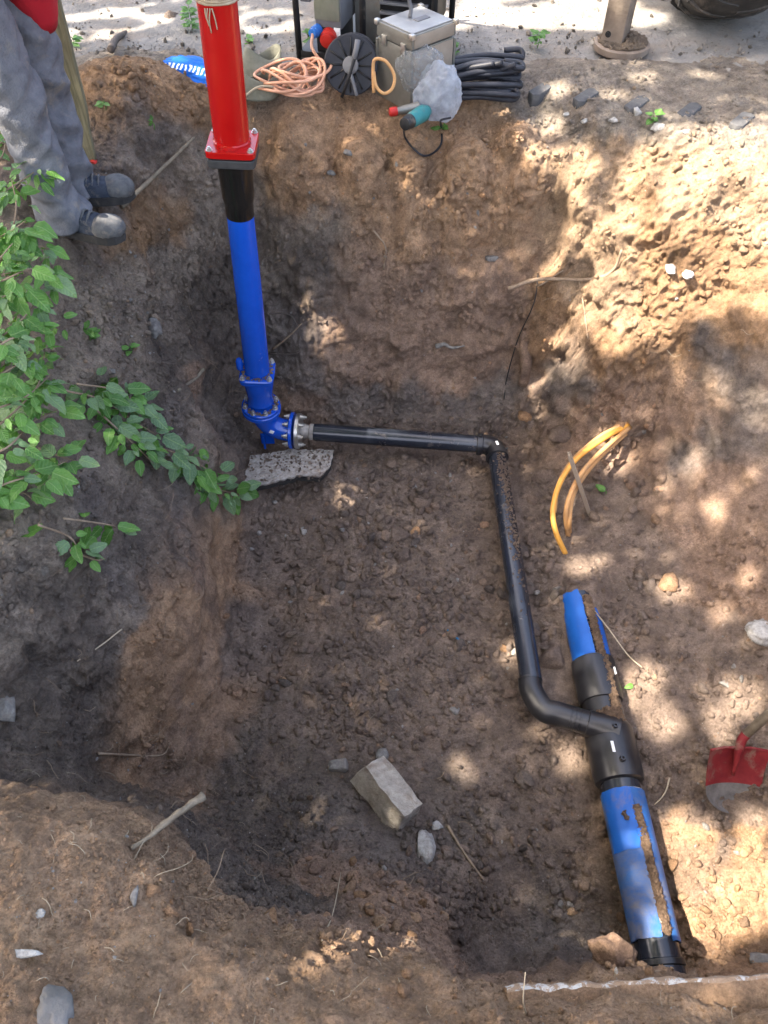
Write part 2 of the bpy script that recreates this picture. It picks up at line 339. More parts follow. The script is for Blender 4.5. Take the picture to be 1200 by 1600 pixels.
def profile(name, base, axis, prof, mat, parent=None, seg=32, smooth=True, squarish=0.0, twist=0.0):
    """lathe: prof = [(distance along axis, radius)]; squarish>0 makes a rounded-square section"""
    base = Vector(base); ax = Vector(axis).normalized()
    ref = Vector((1, 0, 0)) if abs(ax.x) < 0.9 else Vector((0, 0, 1))
    u = ax.cross(ref).cross(ax).normalized(); v = ax.cross(u); bm = bmesh.new(); rings = []
    for t, r in prof:
        ring = []
        for k in range(seg):
            a = 2 * math.pi * k / seg; c, s = math.cos(a), math.sin(a); rr = r
            if squarish:
                e = 2 + squarish * 8; rr = r / ((abs(c) ** e + abs(s) ** e) ** (1 / e))
            c, s = math.cos(a + twist), math.sin(a + twist)
            ring.append(bm.verts.new(base + ax * t + u * c * rr + v * s * rr))
        rings.append(ring)
    for i in range(len(rings) - 1):
        for k in range(seg):
            bm.faces.new((rings[i][k], rings[i][(k + 1) % seg], rings[i + 1][(k + 1) % seg], rings[i + 1][k]))
    bm.faces.new(rings[0][::-1]); bm.faces.new(rings[-1])
    bmesh.ops.recalc_face_normals(bm, faces=bm.faces[:])
    o = bm_obj(name, bm, mat, None, smooth, 30)
    if parent: adopt(o, parent)
    return o
def box_bm(bm, c, size, rot=None, bev=0.0):
    r = bmesh.ops.create_cube(bm, size=1.0); vs = r['verts']
    for v in vs: v.co = Vector((v.co.x * size[0], v.co.y * size[1], v.co.z * size[2]))
    if bev:
        es = list({e for v in vs for e in v.link_edges})
        rb = bmesh.ops.bevel(bm, geom=es, offset=bev, segments=2, affect='EDGES', profile=0.6)
        vs = list({v for f in rb['faces'] for v in f.verts} | {v for v in vs if v.is_valid})
    Rm = rot.to_matrix() if isinstance(rot, Quaternion) else (rot if rot is not None else Matrix.Identity(3))
    for v in vs: v.co = Rm @ v.co + Vector(c)
    return vs
def box(name, c, size, mat, parent=None, rot=None, bev=0.004):
    bm = bmesh.new(); box_bm(bm, c, size, rot, bev); o = bm_obj(name, bm, mat, None, True, 40)
    if parent: adopt(o, parent)
    return o
def rotz(a): return Matrix.Rotation(a, 3, 'Z')
def rock_verts(sub, s, seed, rough=0.35, angular=0.0):
    bm = bmesh.new(); bmesh.ops.create_icosphere(bm, subdivisions=sub, radius=1.0)
    off = Vector((seed * 7.3, seed * 3.1, seed * 5.7)); rr_ = random.Random(seed); cuts = [(Vector((rr_.gauss(0, 1), rr_.gauss(0, 1), rr_.gauss(0, 1))).normalized(), rr_.uniform(.5, .82)) for _ in range(7)]
    for v in bm.verts:
        d = v.co.normalized(); k = 1 + rough * mnoise.noise(d * 1.1 + off) + rough * .5 * (.35 - abs(mnoise.noise(d * 2.1 + off * 2))) * 2 + rough * 0.6 * mnoise.noise(d * 2.7 + off) + rough * 0.3 * mnoise.noise(d * 6 + off)
        if angular:
            q = Vector((d.x, d.y, d.z)); mx = max(abs(q.x), abs(q.y), abs(q.z)); k *= (1 - angular) + angular / mx * 0.8
        q_ = d * k
        for n_, h_ in cuts:
            e_ = q_.dot(n_) - h_
            if e_ > 0: q_ = q_ - n_ * e_ * .9
        v.co = Vector((q_.x * s[0], q_.y * s[1], q_.z * s[2])) * 1.18
    vs = [v.co.copy() for v in bm.verts]; fs = [tuple(v.index for v in f.verts) for f in bm.faces]; bm.free()
    return vs, fs

# ---------------------------------------------------------------- terrain: excavation walls, floor and banks
CTRL = [  # (photo x, photo y, height above the pit floor)
 # far rim and far ground
 (330,150,1.52),(420,158,1.56),(500,152,1.60),(560,165,1.56),(600,172,1.54),(650,190,1.50),(700,188,1.50),(760,180,1.52),(810,172,1.53),(850,180,1.5),(900,188,1.5),(960,192,1.5),(1040,198,1.5),(1120,206,1.5),(1200,215,1.5),
 (420,130,1.5),(520,125,1.5),(620,140,1.5),(750,140,1.5),(850,140,1.5),(950,150,1.5),(1050,160,1.5),(1160,170,1.5),
 # far wall
 (430,250,1.28),(520,250,1.28),(600,250,1.27),(680,260,1.24),(760,260,1.24),(840,250,1.29),
 (430,330,1.06),(520,340,1.04),(600,350,1.0),(680,360,0.98),(760,360,0.99),(830,350,1.06),
 (430,430,0.77),(520,440,0.75),(600,440,0.75),(680,450,0.72),(760,450,0.74),(830,440,0.82),
 (420,520,0.50),(500,520,0.52),(580,520,0.52),(660,520,0.53),(740,520,0.52),(800,520,0.50),(825,520,0.47),
 (430,590,0.24),(500,590,0.26),(580,590,0.27),(660,590,0.28),(740,590,0.27),(800,600,0.22),
 (440,640,0.06),(520,640,0.11),(600,640,0.12),(680,640,0.12),(760,640,0.12),(830,640,0.12),
 # right wall
 (930,240,1.38),(1010,250,1.38),(1100,250,1.43),(1190,262,1.45),(900,320,1.18),(980,320,1.24),(1060,320,1.31),(1190,350,1.30),(1120,350,1.27),
 (880,420,0.92),(950,420,1.00),(1040,430,1.06),(1120,430,1.10),(1190,470,1.07),
 (860,500,0.68),(940,500,0.80),(1030,520,0.83),(1120,540,0.88),(1190,560,0.9),
 (850,580,0.36),(900,580,0.48),(980,600,0.54),(1060,620,0.60),(1130,640,0.66),(1190,660,0.70),
 (870,650,0.18),(930,660,0.27),(1000,700,0.30),(1080,730,0.40),(1150,760,0.47),(1195,780,0.53),
 # floor
 (400,700,0.03),(520,720,0.03),(640,720,0.05),(760,740,0.05),(860,720,0.10),(930,760,0.16),
 (420,800,0.0),(540,820,0.0),(660,820,0.02),(760,830,0.03),(860,830,0.06),(940,850,0.12),(1040,850,0.22),(1130,880,0.32),
 (380,920,0.0),(500,930,0.0),(640,930,0.02),(760,950,0.03),(850,940,0.06),(1010,950,0.17),(1100,980,0.25),(1190,980,0.36),
 (870,925,.10),(905,922,.215),(930,922,.215),(955,925,.19),(905,900,.20),(930,895,.21),(370,1050,0.0),(500,1050,0.0),(640,1050,0.02),(760,1060,0.03),(860,1010,0.05),(1010,1080,0.14),(1100,1100,0.18),(1190,1120,0.26),
 (340,1150,0.02),(460,1150,0.0),(600,1160,0.0),(720,1160,0.02),(850,1200,0.02),(1040,1200,0.11),(1130,1220,0.14),(1195,1240,0.2),
 (260,1230,0.03),(400,1240,0.0),(520,1240,0.0),(640,1260,0.0),(760,1260,0.0),(880,1290,-0.02),(1060,1300,0.11),(1130,1320,0.13),(1195,1340,0.16),
 (330,1300,0.12),(420,1310,0.10),(520,1320,0.12),(660,1350,0.03),(760,1380,-0.02),(860,1380,-0.05),(920,1400,-0.05),(1090,1400,0.11),(1180,1430,0.13),
 (740,1450,-0.02),(850,1455,-0.05),(930,1460,-0.03),(1110,1490,0.08),(1190,1490,0.08),
 # left bank: scraped face and the slope above it
 (385,780,0.0),(372,840,0.0),(358,900,0.0),(350,980,0.0),(338,1060,0.0),(290,1140,0.02),(215,1220,0.04),
 (280,800,0.55),(250,850,0.66),(235,950,0.65),(215,1030,0.58),(140,1120,0.58),(80,1200,0.62),
 (180,800,0.85),(150,900,0.86),(120,1000,0.84),(60,1080,0.84),(0,1180,0.80),
 (80,830,1.04),(0,880,1.14),(0,1000,1.02),
 (360,720,0.10),(320,720,0.42),(250,720,0.70),(160,720,0.95),(60,720,1.14),(-60,760,1.3),
 (368,640,0.14),(340,640,0.34),(300,640,0.55),(240,640,0.76),(150,620,1.02),(50,600,1.24),(-60,640,1.4),
 (375,560,0.36),(345,560,0.46),(300,540,0.68),(240,540,0.88),(160,520,1.10),(60,500,1.32),(-60,520,1.46),
 (385,470,0.64),(340,460,0.76),(300,440,0.90),(250,430,1.02),(190,420,1.18),(110,410,1.35),(20,400,1.46),
 (390,380,0.90),(340,370,1.02),(290,350,1.14),(240,340,1.24),(190,345,1.34),(130,365,1.40),(60,340,1.48),
 (390,280,1.18),(330,270,1.26),(270,270,1.34),(220,270,1.40),(170,290,1.42),(120,300,1.45),
 (380,210,1.38),(300,210,1.46),(220,220,1.50),(150,235,1.48),(80,260,1.5),
 (250,150,1.60),(170,140,1.66),(130,160,1.62),(300,125,1.56),(160,105,1.70),(220,115,1.66),(120,110,1.62),(80,150,1.52),(300,95,1.5),(170,80,1.52),(60,90,1.5),
 # near bank
 (0,1245,1.30),(100,1255,1.26),(200,1268,1.20),(270,1340,1.16),(330,1400,1.12),(430,1445,1.08),(520,1465,1.02),(600,1480,1.0),(690,1505,1.04),(760,1538,1.12),(900,1534,1.13),(1050,1528,1.14),(1200,1518,1.15),(1400,1515,1.16),
 (240,1272,0.75),(350,1350,0.45),(430,1395,0.50),(500,1395,0.40),(580,1410,0.52),(640,1440,0.55),(700,1470,0.50),(470,1350,0.22),(560,1350,0.22),(640,1395,0.25),(720,1440,0.2),
 (0,1330,1.30),(100,1350,1.27),(200,1370,1.22),(0,1450,1.33),(120,1460,1.27),(250,1470,1.24),(380,1520,1.24),(0,1580,1.38),(150,1580,1.33),(300,1590,1.26),(480,1540,1.16),(600,1560,1.16),(700,1575,1.2),(800,1585,1.22),(950,1580,1.2),(1100,1580,1.2),(1200,1585,1.2),
]
WCTRL = []
for x in np.arange(-2.4, 2.9, 0.3):
    WCTRL += [(x, 4.0, 1.5), (x, 4.5, 1.5), (x, -0.15, 1.36), (x, -0.6, 1.45)]
for y in np.arange(0.0, 4.0, 0.25):
    WCTRL += [(-2.2, y, 1.5), (-1.85, y, 1.48), (2.5, y, 1.5), (2.2, y, 1.42)]
for y in np.arange(0.6, 2.4, 0.3): WCTRL += [(1.85, y, 0.8), (-1.45, y, 1.3)]
for y in (0.30, 0.33):
    pass
for x in np.arange(0.25, 1.5, 0.15): WCTRL += [(x, 0.35, 0.05)]
for (a_, b_, dx_, dy_) in ((388,770,-.06,0),(380,805,-.06,0),(372,840,-.06,0),(365,870,-.055,0),(358,900,-.055,0),(355,940,-.055,0),(350,980,-.055,0),(345,1020,-.055,0),(338,1060,-.055,.01),(315,1100,-.05,.02),(290,1140,-.05,.025),(255,1180,-.05,.03),(215,1220,-.05,.03)):
    q = WZ(a_, b_, 0.0); WCTRL += [(q.x, q.y, 0.0), (q.x + dx_ * .9, q.y + dy_, .40), (q.x + dx_ * 1.35, q.y + dy_ * 1.4, .54), (q.x + dx_ * 3, q.y + dy_ * 3, .62)]
pts = [tuple(WZ(*c)) for c in CTRL] + WCTRL
K = np.array(pts); nK = len(K)
D = np.linalg.norm(K[:, None, :2] - K[None, :, :2], axis=2)
MQ = .0; D = np.sqrt(D ** 2 + MQ ** 2); A = np.zeros((nK + 3, nK + 3)); A[:nK, :nK] = -D + np.eye(nK) * 0.012; A[:nK, nK] = 1; A[:nK, nK + 1:] = K[:, :2]; A[nK:, :nK] = A[:nK, nK:].T
sol = np.linalg.solve(A, np.concatenate([K[:, 2], np.zeros(3)]))
def rbf(XY):
    out = np.zeros(len(XY))
    for i in range(0, len(XY), 8000):
        q = XY[i:i + 8000]; d = np.sqrt(((q[:, None, :] - K[None, :, :2]) ** 2).sum(2) + MQ ** 2)
        out[i:i + 8000] = -d @ sol[:nK] + sol[nK] + q @ sol[nK + 1:]
    return out
X0, X1, Y0, Y1, ST = -2.3, 2.5, -0.6, 4.4, 0.0075
cs = 0.02
cx = np.arange(X0, X1 + cs, cs); cy = np.arange(Y0, Y1 + cs, cs)
CX, CY = np.meshgrid(cx, cy); CZ = rbf(np.stack([CX.ravel(), CY.ravel()], 1)).reshape(CX.shape)
def vary(a, b, base, fine):
    out = [a]
    while out[-1] < b:
        st = base
        for (p_, q_, f_) in fine:
            if p_ <= out[-1] < q_: st = f_
        out.append(out[-1] + st)
    return np.array(out[:-1])
def blur(a, sg):
    k = np.exp(-.5 * (np.arange(-8, 9) / sg) ** 2); k /= k.sum()
    for ax in (0, 1):
        pad = np.pad(a, [(8, 8) if i == ax else (0, 0) for i in (0, 1)], mode='edge'); a = sum(k[i] * (pad[i:i + a.shape[0]] if ax == 0 else pad[:, i:i + a.shape[1]]) for i in range(17))
    return a
CZ = blur(CZ, 1.35)
fx = vary(X0, X1, .0078, [(-1.25, -.6, .0048), (.9, 1.6, .0062)]); fy = vary(Y0, Y1, .0082, [(2.7, 3.42, .0032), (.12, .62, .0042)])
far = np.array([0.1, 0.3, 0.8, 2, 5, 12, 30, 70, 160])
gx = np.concatenate([X0 - far[::-1], fx, fx[-1] + far]); gy = np.concatenate([Y0 - far[::-1], fy, fy[-1] + far])
def bil(x, y):
    xi = np.clip((x - X0) / cs, 0, len(cx) - 1.001); yi = np.clip((y - Y0) / cs, 0, len(cy) - 1.001)
    ix = xi.astype(int); iy = yi.astype(int); u = xi - ix; v = yi - iy
    return CZ[iy, ix] * (1 - u) * (1 - v) + CZ[iy, ix + 1] * u * (1 - v) + CZ[iy + 1, ix] * (1 - u) * v + CZ[iy + 1, ix + 1] * u * v
GX, GY = np.meshgrid(gx, gy); shp = GX.shape
Z = bil(GX.ravel(), GY.ravel()).reshape(shp)
inside = (GX > X0 + .02) & (GX < X1 - .05) & (GY > Y0 + .02) & (GY < Y1 - .05)
edge = np.clip(np.minimum.reduce([(GX - X0) / .3, (X1 - GX) / .3, (GY - Y0) / .3, (Y1 - GY) / .3]), 0, 1)
Z = np.where(edge <= 0, 1.5, Z * edge + 1.5 * (1 - edge))
# ground falls a little towards the road so that the road sheet shows beyond a ragged edge
rn_ = fbm(np.stack([GX.ravel(), GY.ravel(), GX.ravel() * 0], 1), 1.7, 4, 87).reshape(shp); roadmask = np.clip((GY - 3.8 + .3 * rn_) / 0.5, 0, 1); Z = Z - 0.05 * roadmask
dzdy, dzdx = np.gradient(Z, gy, gx)
NV = np.stack([-dzdx, -dzdy, np.ones_like(Z)], 2); NV /= np.linalg.norm(NV, axis=2, keepdims=True)
P = np.stack([GX, GY, Z], 2).reshape(-1, 3); NVf = NV.reshape(-1, 3)
steep = np.clip(1 - NVf[:, 2], 0, 1); amp = edge.ravel()
road = roadmask.ravel()
zrel = np.clip((P[:, 2] - 0.1) / 0.4, 0, 1)
lump = np.clip(0.3 + 1.0 * steep, 0.3, 0.85) * (1 - 0.8 * road)
lump = lump + .45 * np.exp(-((P[:, 0] - 1.2) ** 2 / .45 + (P[:, 1] - 2.9) ** 2 / .2)) * (1 - road)
face = np.zeros(len(P))                                     # face cut clean by the digger bucket
for (a_, b_, z_) in ((345,830,.25),(338,880,.25),(330,940,.24),(325,1010,.22),(310,1070,.2),(275,1120,.2),(235,1170,.2),(200,1200,.2)):
    c_ = np.array(WZ(a_, b_, z_)); face = np.maximum(face, np.exp(-((P - c_) ** 2).sum(1) / .15 ** 2))
lump = lump * (1 - .8 * face)
d = 0.035 * lump * fbm(P, 3.2, 2, 1) + 0.022 * lump * fbm(P, 9, 2, 5)
b1 = 1 - 2 * np.abs(vnoise(P, 16, 9)); d += 0.009 * lump * b1
b2 = 1 - 2 * np.abs(vnoise(P, 34, 11)); patch = np.clip(0.5 + vnoise(P, 3.5, 21), 0.1, 1.2)
d += 0.0085 * (0.4 + lump) * b2 * patch * (1 - 0.7 * road)
d += 0.0065 * (0.5 + lump) * vnoise(P, 58, 15) * (1 - 0.6 * road) + 0.0022 * vnoise(P, 100, 17)
# ledges and slumps on the steep faces (roughly horizontal)
PS = P * np.array([1.2, 1.2, 1.7]); d += 0.022 * np.clip(steep * 1.8 - 0.2, 0, 1) * np.maximum(fbm(PS, 5.0, 3, 31) - 0.1, -0.45)
sc_ = P @ np.array([[.15, 0, 30], [.5, 0, 6], [.8, 1, 14]]) * .35; d += face * (.010 * vnoise(sc_, 1.0, 33) + .006 * vnoise(sc_, 2.3, 35))
P2 = P + NVf * (d * amp)[:, None]
ny, nx = shp
me = bpy.data.meshes.new('ground'); me.vertices.add(len(P2)); me.vertices.foreach_set('co', P2.astype(np.float32).ravel())
idx = np.arange(nx * ny).reshape(ny, nx)
Q = np.stack([idx[:-1, :-1], idx[:-1, 1:], idx[1:, 1:], idx[1:, :-1]], 2).reshape(-1, 4)
me.loops.add(Q.size); me.loops.foreach_set('vertex_index', Q.ravel().astype(np.int32))
me.polygons.add(len(Q)); me.polygons.foreach_set('loop_start', np.arange(0, Q.size, 4, dtype=np.int32))
me.polygons.foreach_set('use_smooth', np.ones(len(Q), dtype=bool))
me.update(calc_edges=True); me.validate()
me.materials.append(M['soil'])
ground = bpy.data.objects.new('ground', me); C.objects.link(ground); ground['kind'] = 'structure'
ground['label'] = 'excavated pit in brown soil with rough banks around it'
bpy.context.view_layer.update()
bvh = BVHTree.FromObject(ground, bpy.context.evaluated_depsgraph_get())
def hit(px, py, lift=0.0):
    """point of the soil that the photograph shows at a pixel"""
    d = ray(px, py); r = bvh.ray_cast(ORG, d)
    if r[0] is None: return WZ(px, py, GZ), Vector((0, 0, 1))
    return r[0] + r[1] * lift, r[1]
def drop(x, y, z=5.0):
    r = bvh.ray_cast(Vector((x, y, z)), Vector((0, 0, -1))); return (r[0], r[1]) if r[0] else (Vector((x, y, GZ)), Vector((0, 0, 1)))

# soil colours by place
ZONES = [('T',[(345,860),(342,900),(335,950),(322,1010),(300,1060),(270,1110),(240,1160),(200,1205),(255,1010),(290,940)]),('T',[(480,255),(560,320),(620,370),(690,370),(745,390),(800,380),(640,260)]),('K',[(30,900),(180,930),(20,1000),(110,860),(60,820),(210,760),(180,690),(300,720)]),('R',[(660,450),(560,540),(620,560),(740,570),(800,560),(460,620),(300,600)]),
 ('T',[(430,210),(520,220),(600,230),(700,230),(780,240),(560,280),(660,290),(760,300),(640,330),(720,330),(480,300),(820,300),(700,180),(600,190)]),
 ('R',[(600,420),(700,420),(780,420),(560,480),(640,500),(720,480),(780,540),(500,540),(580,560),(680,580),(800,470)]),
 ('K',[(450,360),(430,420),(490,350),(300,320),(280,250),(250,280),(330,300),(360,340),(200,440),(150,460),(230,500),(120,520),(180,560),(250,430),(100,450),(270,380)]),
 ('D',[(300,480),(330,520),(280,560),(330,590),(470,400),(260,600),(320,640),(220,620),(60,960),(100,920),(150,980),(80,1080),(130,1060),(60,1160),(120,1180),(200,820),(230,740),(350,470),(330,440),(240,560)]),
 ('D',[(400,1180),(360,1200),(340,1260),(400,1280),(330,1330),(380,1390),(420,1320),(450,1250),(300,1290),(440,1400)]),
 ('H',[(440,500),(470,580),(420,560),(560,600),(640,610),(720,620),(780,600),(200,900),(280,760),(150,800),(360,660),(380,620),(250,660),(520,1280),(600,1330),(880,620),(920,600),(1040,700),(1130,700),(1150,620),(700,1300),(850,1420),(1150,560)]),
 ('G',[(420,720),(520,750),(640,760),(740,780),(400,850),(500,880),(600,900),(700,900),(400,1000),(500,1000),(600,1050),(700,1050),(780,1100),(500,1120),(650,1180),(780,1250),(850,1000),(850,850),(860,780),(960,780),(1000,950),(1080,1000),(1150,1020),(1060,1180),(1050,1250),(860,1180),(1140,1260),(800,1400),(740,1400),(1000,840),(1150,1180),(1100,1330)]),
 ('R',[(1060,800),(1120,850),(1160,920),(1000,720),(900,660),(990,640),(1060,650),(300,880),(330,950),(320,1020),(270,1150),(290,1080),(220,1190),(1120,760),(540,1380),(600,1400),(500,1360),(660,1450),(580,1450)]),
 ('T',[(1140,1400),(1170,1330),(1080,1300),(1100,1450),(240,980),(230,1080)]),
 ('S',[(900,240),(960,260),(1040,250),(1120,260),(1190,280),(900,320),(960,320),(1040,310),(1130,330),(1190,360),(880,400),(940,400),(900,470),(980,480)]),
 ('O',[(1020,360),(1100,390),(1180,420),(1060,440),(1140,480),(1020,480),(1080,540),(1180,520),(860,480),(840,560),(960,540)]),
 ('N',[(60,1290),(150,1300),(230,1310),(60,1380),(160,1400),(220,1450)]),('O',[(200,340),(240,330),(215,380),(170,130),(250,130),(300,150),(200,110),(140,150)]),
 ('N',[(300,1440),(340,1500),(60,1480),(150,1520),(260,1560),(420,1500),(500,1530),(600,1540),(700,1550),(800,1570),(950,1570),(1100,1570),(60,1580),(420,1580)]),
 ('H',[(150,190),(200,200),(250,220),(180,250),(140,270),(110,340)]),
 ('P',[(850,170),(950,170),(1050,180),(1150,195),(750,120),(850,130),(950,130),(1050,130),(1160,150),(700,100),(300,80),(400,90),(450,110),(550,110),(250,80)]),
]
zp = []; zc = []
for k, lst in ZONES:
    for (a, b_) in lst: zp.append(tuple(hit(a, b_)[0])); zc.append(PAL[k])
for x in np.arange(-2.5, 3, 0.5):
    for y in (3.85, 4.3, 6): zp.append((x, y, 1.5)); zc.append(PAL['P'])
for y in np.arange(-0.5, 3.6, 0.5):
    zp += [(-2.1, y, 1.5), (2.3, y, 1.5)]; zc += [PAL['K'], PAL['T']]
zp = np.array(zp); zc = np.array(zc)
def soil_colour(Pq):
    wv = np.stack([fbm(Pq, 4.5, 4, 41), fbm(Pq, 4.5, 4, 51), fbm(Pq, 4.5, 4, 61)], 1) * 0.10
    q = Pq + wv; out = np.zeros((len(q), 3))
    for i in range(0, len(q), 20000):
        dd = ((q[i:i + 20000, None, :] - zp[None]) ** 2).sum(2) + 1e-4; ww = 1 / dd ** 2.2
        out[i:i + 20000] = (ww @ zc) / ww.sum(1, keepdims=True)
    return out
far_mask = amp <= 0
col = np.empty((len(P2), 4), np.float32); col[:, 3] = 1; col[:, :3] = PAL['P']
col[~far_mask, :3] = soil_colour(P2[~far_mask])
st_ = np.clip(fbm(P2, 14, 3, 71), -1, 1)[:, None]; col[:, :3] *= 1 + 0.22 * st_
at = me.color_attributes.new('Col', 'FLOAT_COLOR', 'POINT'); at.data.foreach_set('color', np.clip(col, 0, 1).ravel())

# road beyond the excavation
def grid_mesh(name, xs, ys, zf, mat):
    XX, YY = np.meshgrid(xs, ys); PP = np.stack([XX.ravel(), YY.ravel(), np.zeros(XX.size)], 1); PP[:, 2] = zf(PP)
    n = len(xs); fs = [(r * n + c, r * n + c + 1, (r + 1) * n + c + 1, (r + 1) * n + c) for r in range(len(ys) - 1) for c in range(n - 1)]
    return mesh_obj(name, PP.tolist(), fs, mat)
rx = np.concatenate([[-150, -60, -20, -8], np.arange(-4, 5, 0.04), [8, 20, 60, 150]])
ry = np.concatenate([np.arange(3.72, 6.2, 0.04), [7, 9, 14, 30, 80, 160]])
road_o = grid_mesh('road', rx, ry, lambda q: 1.482 + 0.007 * fbm(q, 1.1, 3, 81) + 0.002 * fbm(q, 9, 2, 83) + 0.012 * np.clip((q[:, 1] - 3.9) / 0.5, -0.5, 1), 'road')
road_o['kind'] = 'structure'; road_o['label'] = 'dusty pale road surface beyond the pit'

# ---------------------------------------------------------------- clods, stones and roots lying in the soil
def instance_joined(name, items, sub, parent, mat, variants=8, rough=0.48):
    """items: (pos, scale3, rot quaternion, colour) -> one mesh"""
    base = [rock_verts(sub, (1, 1, 1), 100 + v, rough) for v in range(variants)]
    VS = []; FS = []; CS = []; off = 0
    for (p, s, q, c) in items:
        k = random.randrange(variants); v = np.array([tuple(a) for a in base[k][0]]) * np.array(s)
        R_ = np.array(q.to_matrix()); v = v @ R_.T + np.array(p)
        VS.append(v); f = np.array(base[k][1]) + off; FS.append(f); off += len(v); CS.append(np.tile(np.array([*c, 1.0]), (len(v), 1)))
    V = np.concatenate(VS); Fa = np.concatenate(FS); Cc = np.concatenate(CS)
    m_ = bpy.data.meshes.new(name); m_.vertices.add(len(V)); m_.vertices.foreach_set('co', V.astype(np.float32).ravel())
    m_.loops.add(Fa.size); m_.loops.foreach_set('vertex_index', Fa.ravel().astype(np.int32))
    m_.polygons.add(len(Fa)); m_.polygons.foreach_set('loop_start', np.arange(0, Fa.size, 3, dtype=np.int32))
    m_.polygons.foreach_set('use_smooth', np.full(len(Fa), sub > 1)); m_.update(calc_edges=True)
    a = m_.color_attributes.new('Col', 'FLOAT_COLOR', 'POINT'); a.data.foreach_set('color', np.clip(Cc, 0, 1).astype(np.float32).ravel())
    m_.materials.append(M[mat]); o = bpy.data.objects.new(name, m_); C.objects.link(o); o.parent = parent; o['kind'] = 'stuff'
    return o
def rq(): return Quaternion((random.gauss(0, 1), random.gauss(0, 1), random.gauss(0, 1), random.gauss(0, 1))).normalized()
# density by photo region: (x0,y0,x1,y1, n, size lo, size hi in m)
REG = [(360,720,800,1160,3400,.003,.019),(560,720,800,1120,1500,.005,.024),(790,640,1000,1000,1100,.004,.024),(960,820,1200,1520,2600,.003,.016),
 (440,640,820,760,900,.004,.02),(440,1120,960,1480,2900,.003,.017),(240,1150,460,1420,1300,.003,.014),(400,160,860,640,2600,.003,.018),
 (820,180,1200,680,1150,.003,.017),(120,160,420,700,2400,.003,.018),(0,420,300,900,1400,.003,.016),(0,860,300,1240,1300,.003,.013),
 (0,1240,420,1600,2300,.0018,.0065),(380,1440,1200,1600,2200,.0018,.0065),(680,100,1200,215,1600,.003,.012),(120,60,720,170,1500,.003,.016)]
small = []; big = []
def near_pal(c):
    return min(PAL, key=lambda k: sum((PAL[k][i] - c[i]) ** 2 for i in range(3)))
cand = []
for (x0, y0, x1, y1, n, lo, hi) in REG:
    ncl = max(6, n // 45); cl = [(random.uniform(x0, x1), random.uniform(y0, y1), random.uniform(10, 46), random.uniform(.6, 1.5)) for _ in range(ncl)]
    for i in range(n):
        kk = .45
        if random.random() < 0.72:
            c_ = random.choice(cl); px, py = random.gauss(c_[0], c_[2]), random.gauss(c_[1], c_[2]); kk = c_[3]
        else: px, py = random.uniform(x0, x1), random.uniform(y0, y1)
        if not (-20 < px < 1220 and 60 < py < 1620): continue
        p, nn = hit(px, py)
        if p.y > 4.3: continue
        
        if 215 + (1230 - py) * .28 < px < 365 and 840 < py < 1235 and random.random() < .8: continue
        s = lo + (hi - lo) * random.random() ** 2.6 * kk
        cand.append((p, nn, s))
        if random.random() < .75:
            p3, n3_ = hit(random.uniform(x0, x1), random.uniform(y0, y1)); cand.append((p3, n3_, random.uniform(.0018, .0045) * (.75 if y0 > 1200 else 1)))
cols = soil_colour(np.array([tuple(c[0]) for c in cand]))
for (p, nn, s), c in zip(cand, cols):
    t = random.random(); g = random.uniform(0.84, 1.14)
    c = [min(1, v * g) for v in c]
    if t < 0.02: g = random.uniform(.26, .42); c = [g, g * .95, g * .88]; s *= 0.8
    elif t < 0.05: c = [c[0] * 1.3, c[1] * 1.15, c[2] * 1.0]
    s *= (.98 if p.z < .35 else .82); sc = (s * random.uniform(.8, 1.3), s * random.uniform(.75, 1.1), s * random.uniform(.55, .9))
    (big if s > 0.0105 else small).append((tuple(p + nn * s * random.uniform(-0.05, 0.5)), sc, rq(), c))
big.sort(key=lambda t: -max(t[1]) * ppm(t[0]))
cmesh = []
for v in range(10):
    vs, fs = rock_verts(2, (1, 1, 1), 200 + v, 0.48); m_ = bpy.data.meshes.new('clod'); m_.from_pydata([tuple(a) for a in vs], [], fs)
    m_.polygons.foreach_set('use_smooth', [True] * len(m_.polygons)); m_.materials.append(M['clod_G']); cmesh.append(m_)
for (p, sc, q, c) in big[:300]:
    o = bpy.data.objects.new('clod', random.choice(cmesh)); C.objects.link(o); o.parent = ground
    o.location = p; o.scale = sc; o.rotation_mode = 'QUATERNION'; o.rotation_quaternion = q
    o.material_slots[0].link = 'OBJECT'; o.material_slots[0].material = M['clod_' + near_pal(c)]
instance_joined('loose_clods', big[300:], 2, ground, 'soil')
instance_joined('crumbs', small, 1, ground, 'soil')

its = []
for k in range(2600):
    q = Vector((random.uniform(-2.6, 2.8), 4.0 + 1.2 * random.random() ** 1.3, 1.49)); s = random.uniform(.002, .004) if random.random() < .85 else random.uniform(.005, .013); g = random.uniform(.08, .34)
    its.append((tuple(q + Vector((0, 0, .002 + s * .3))), (s, s * 1.2, s * .7), rq(), (g, g * .9, g * .78)))
instance_joined('road_grit', its, 1, road_o, 'soil')
def surf_line(pix, lift):
    return [hit(a, b_, lift)[0] for a, b_ in pix]
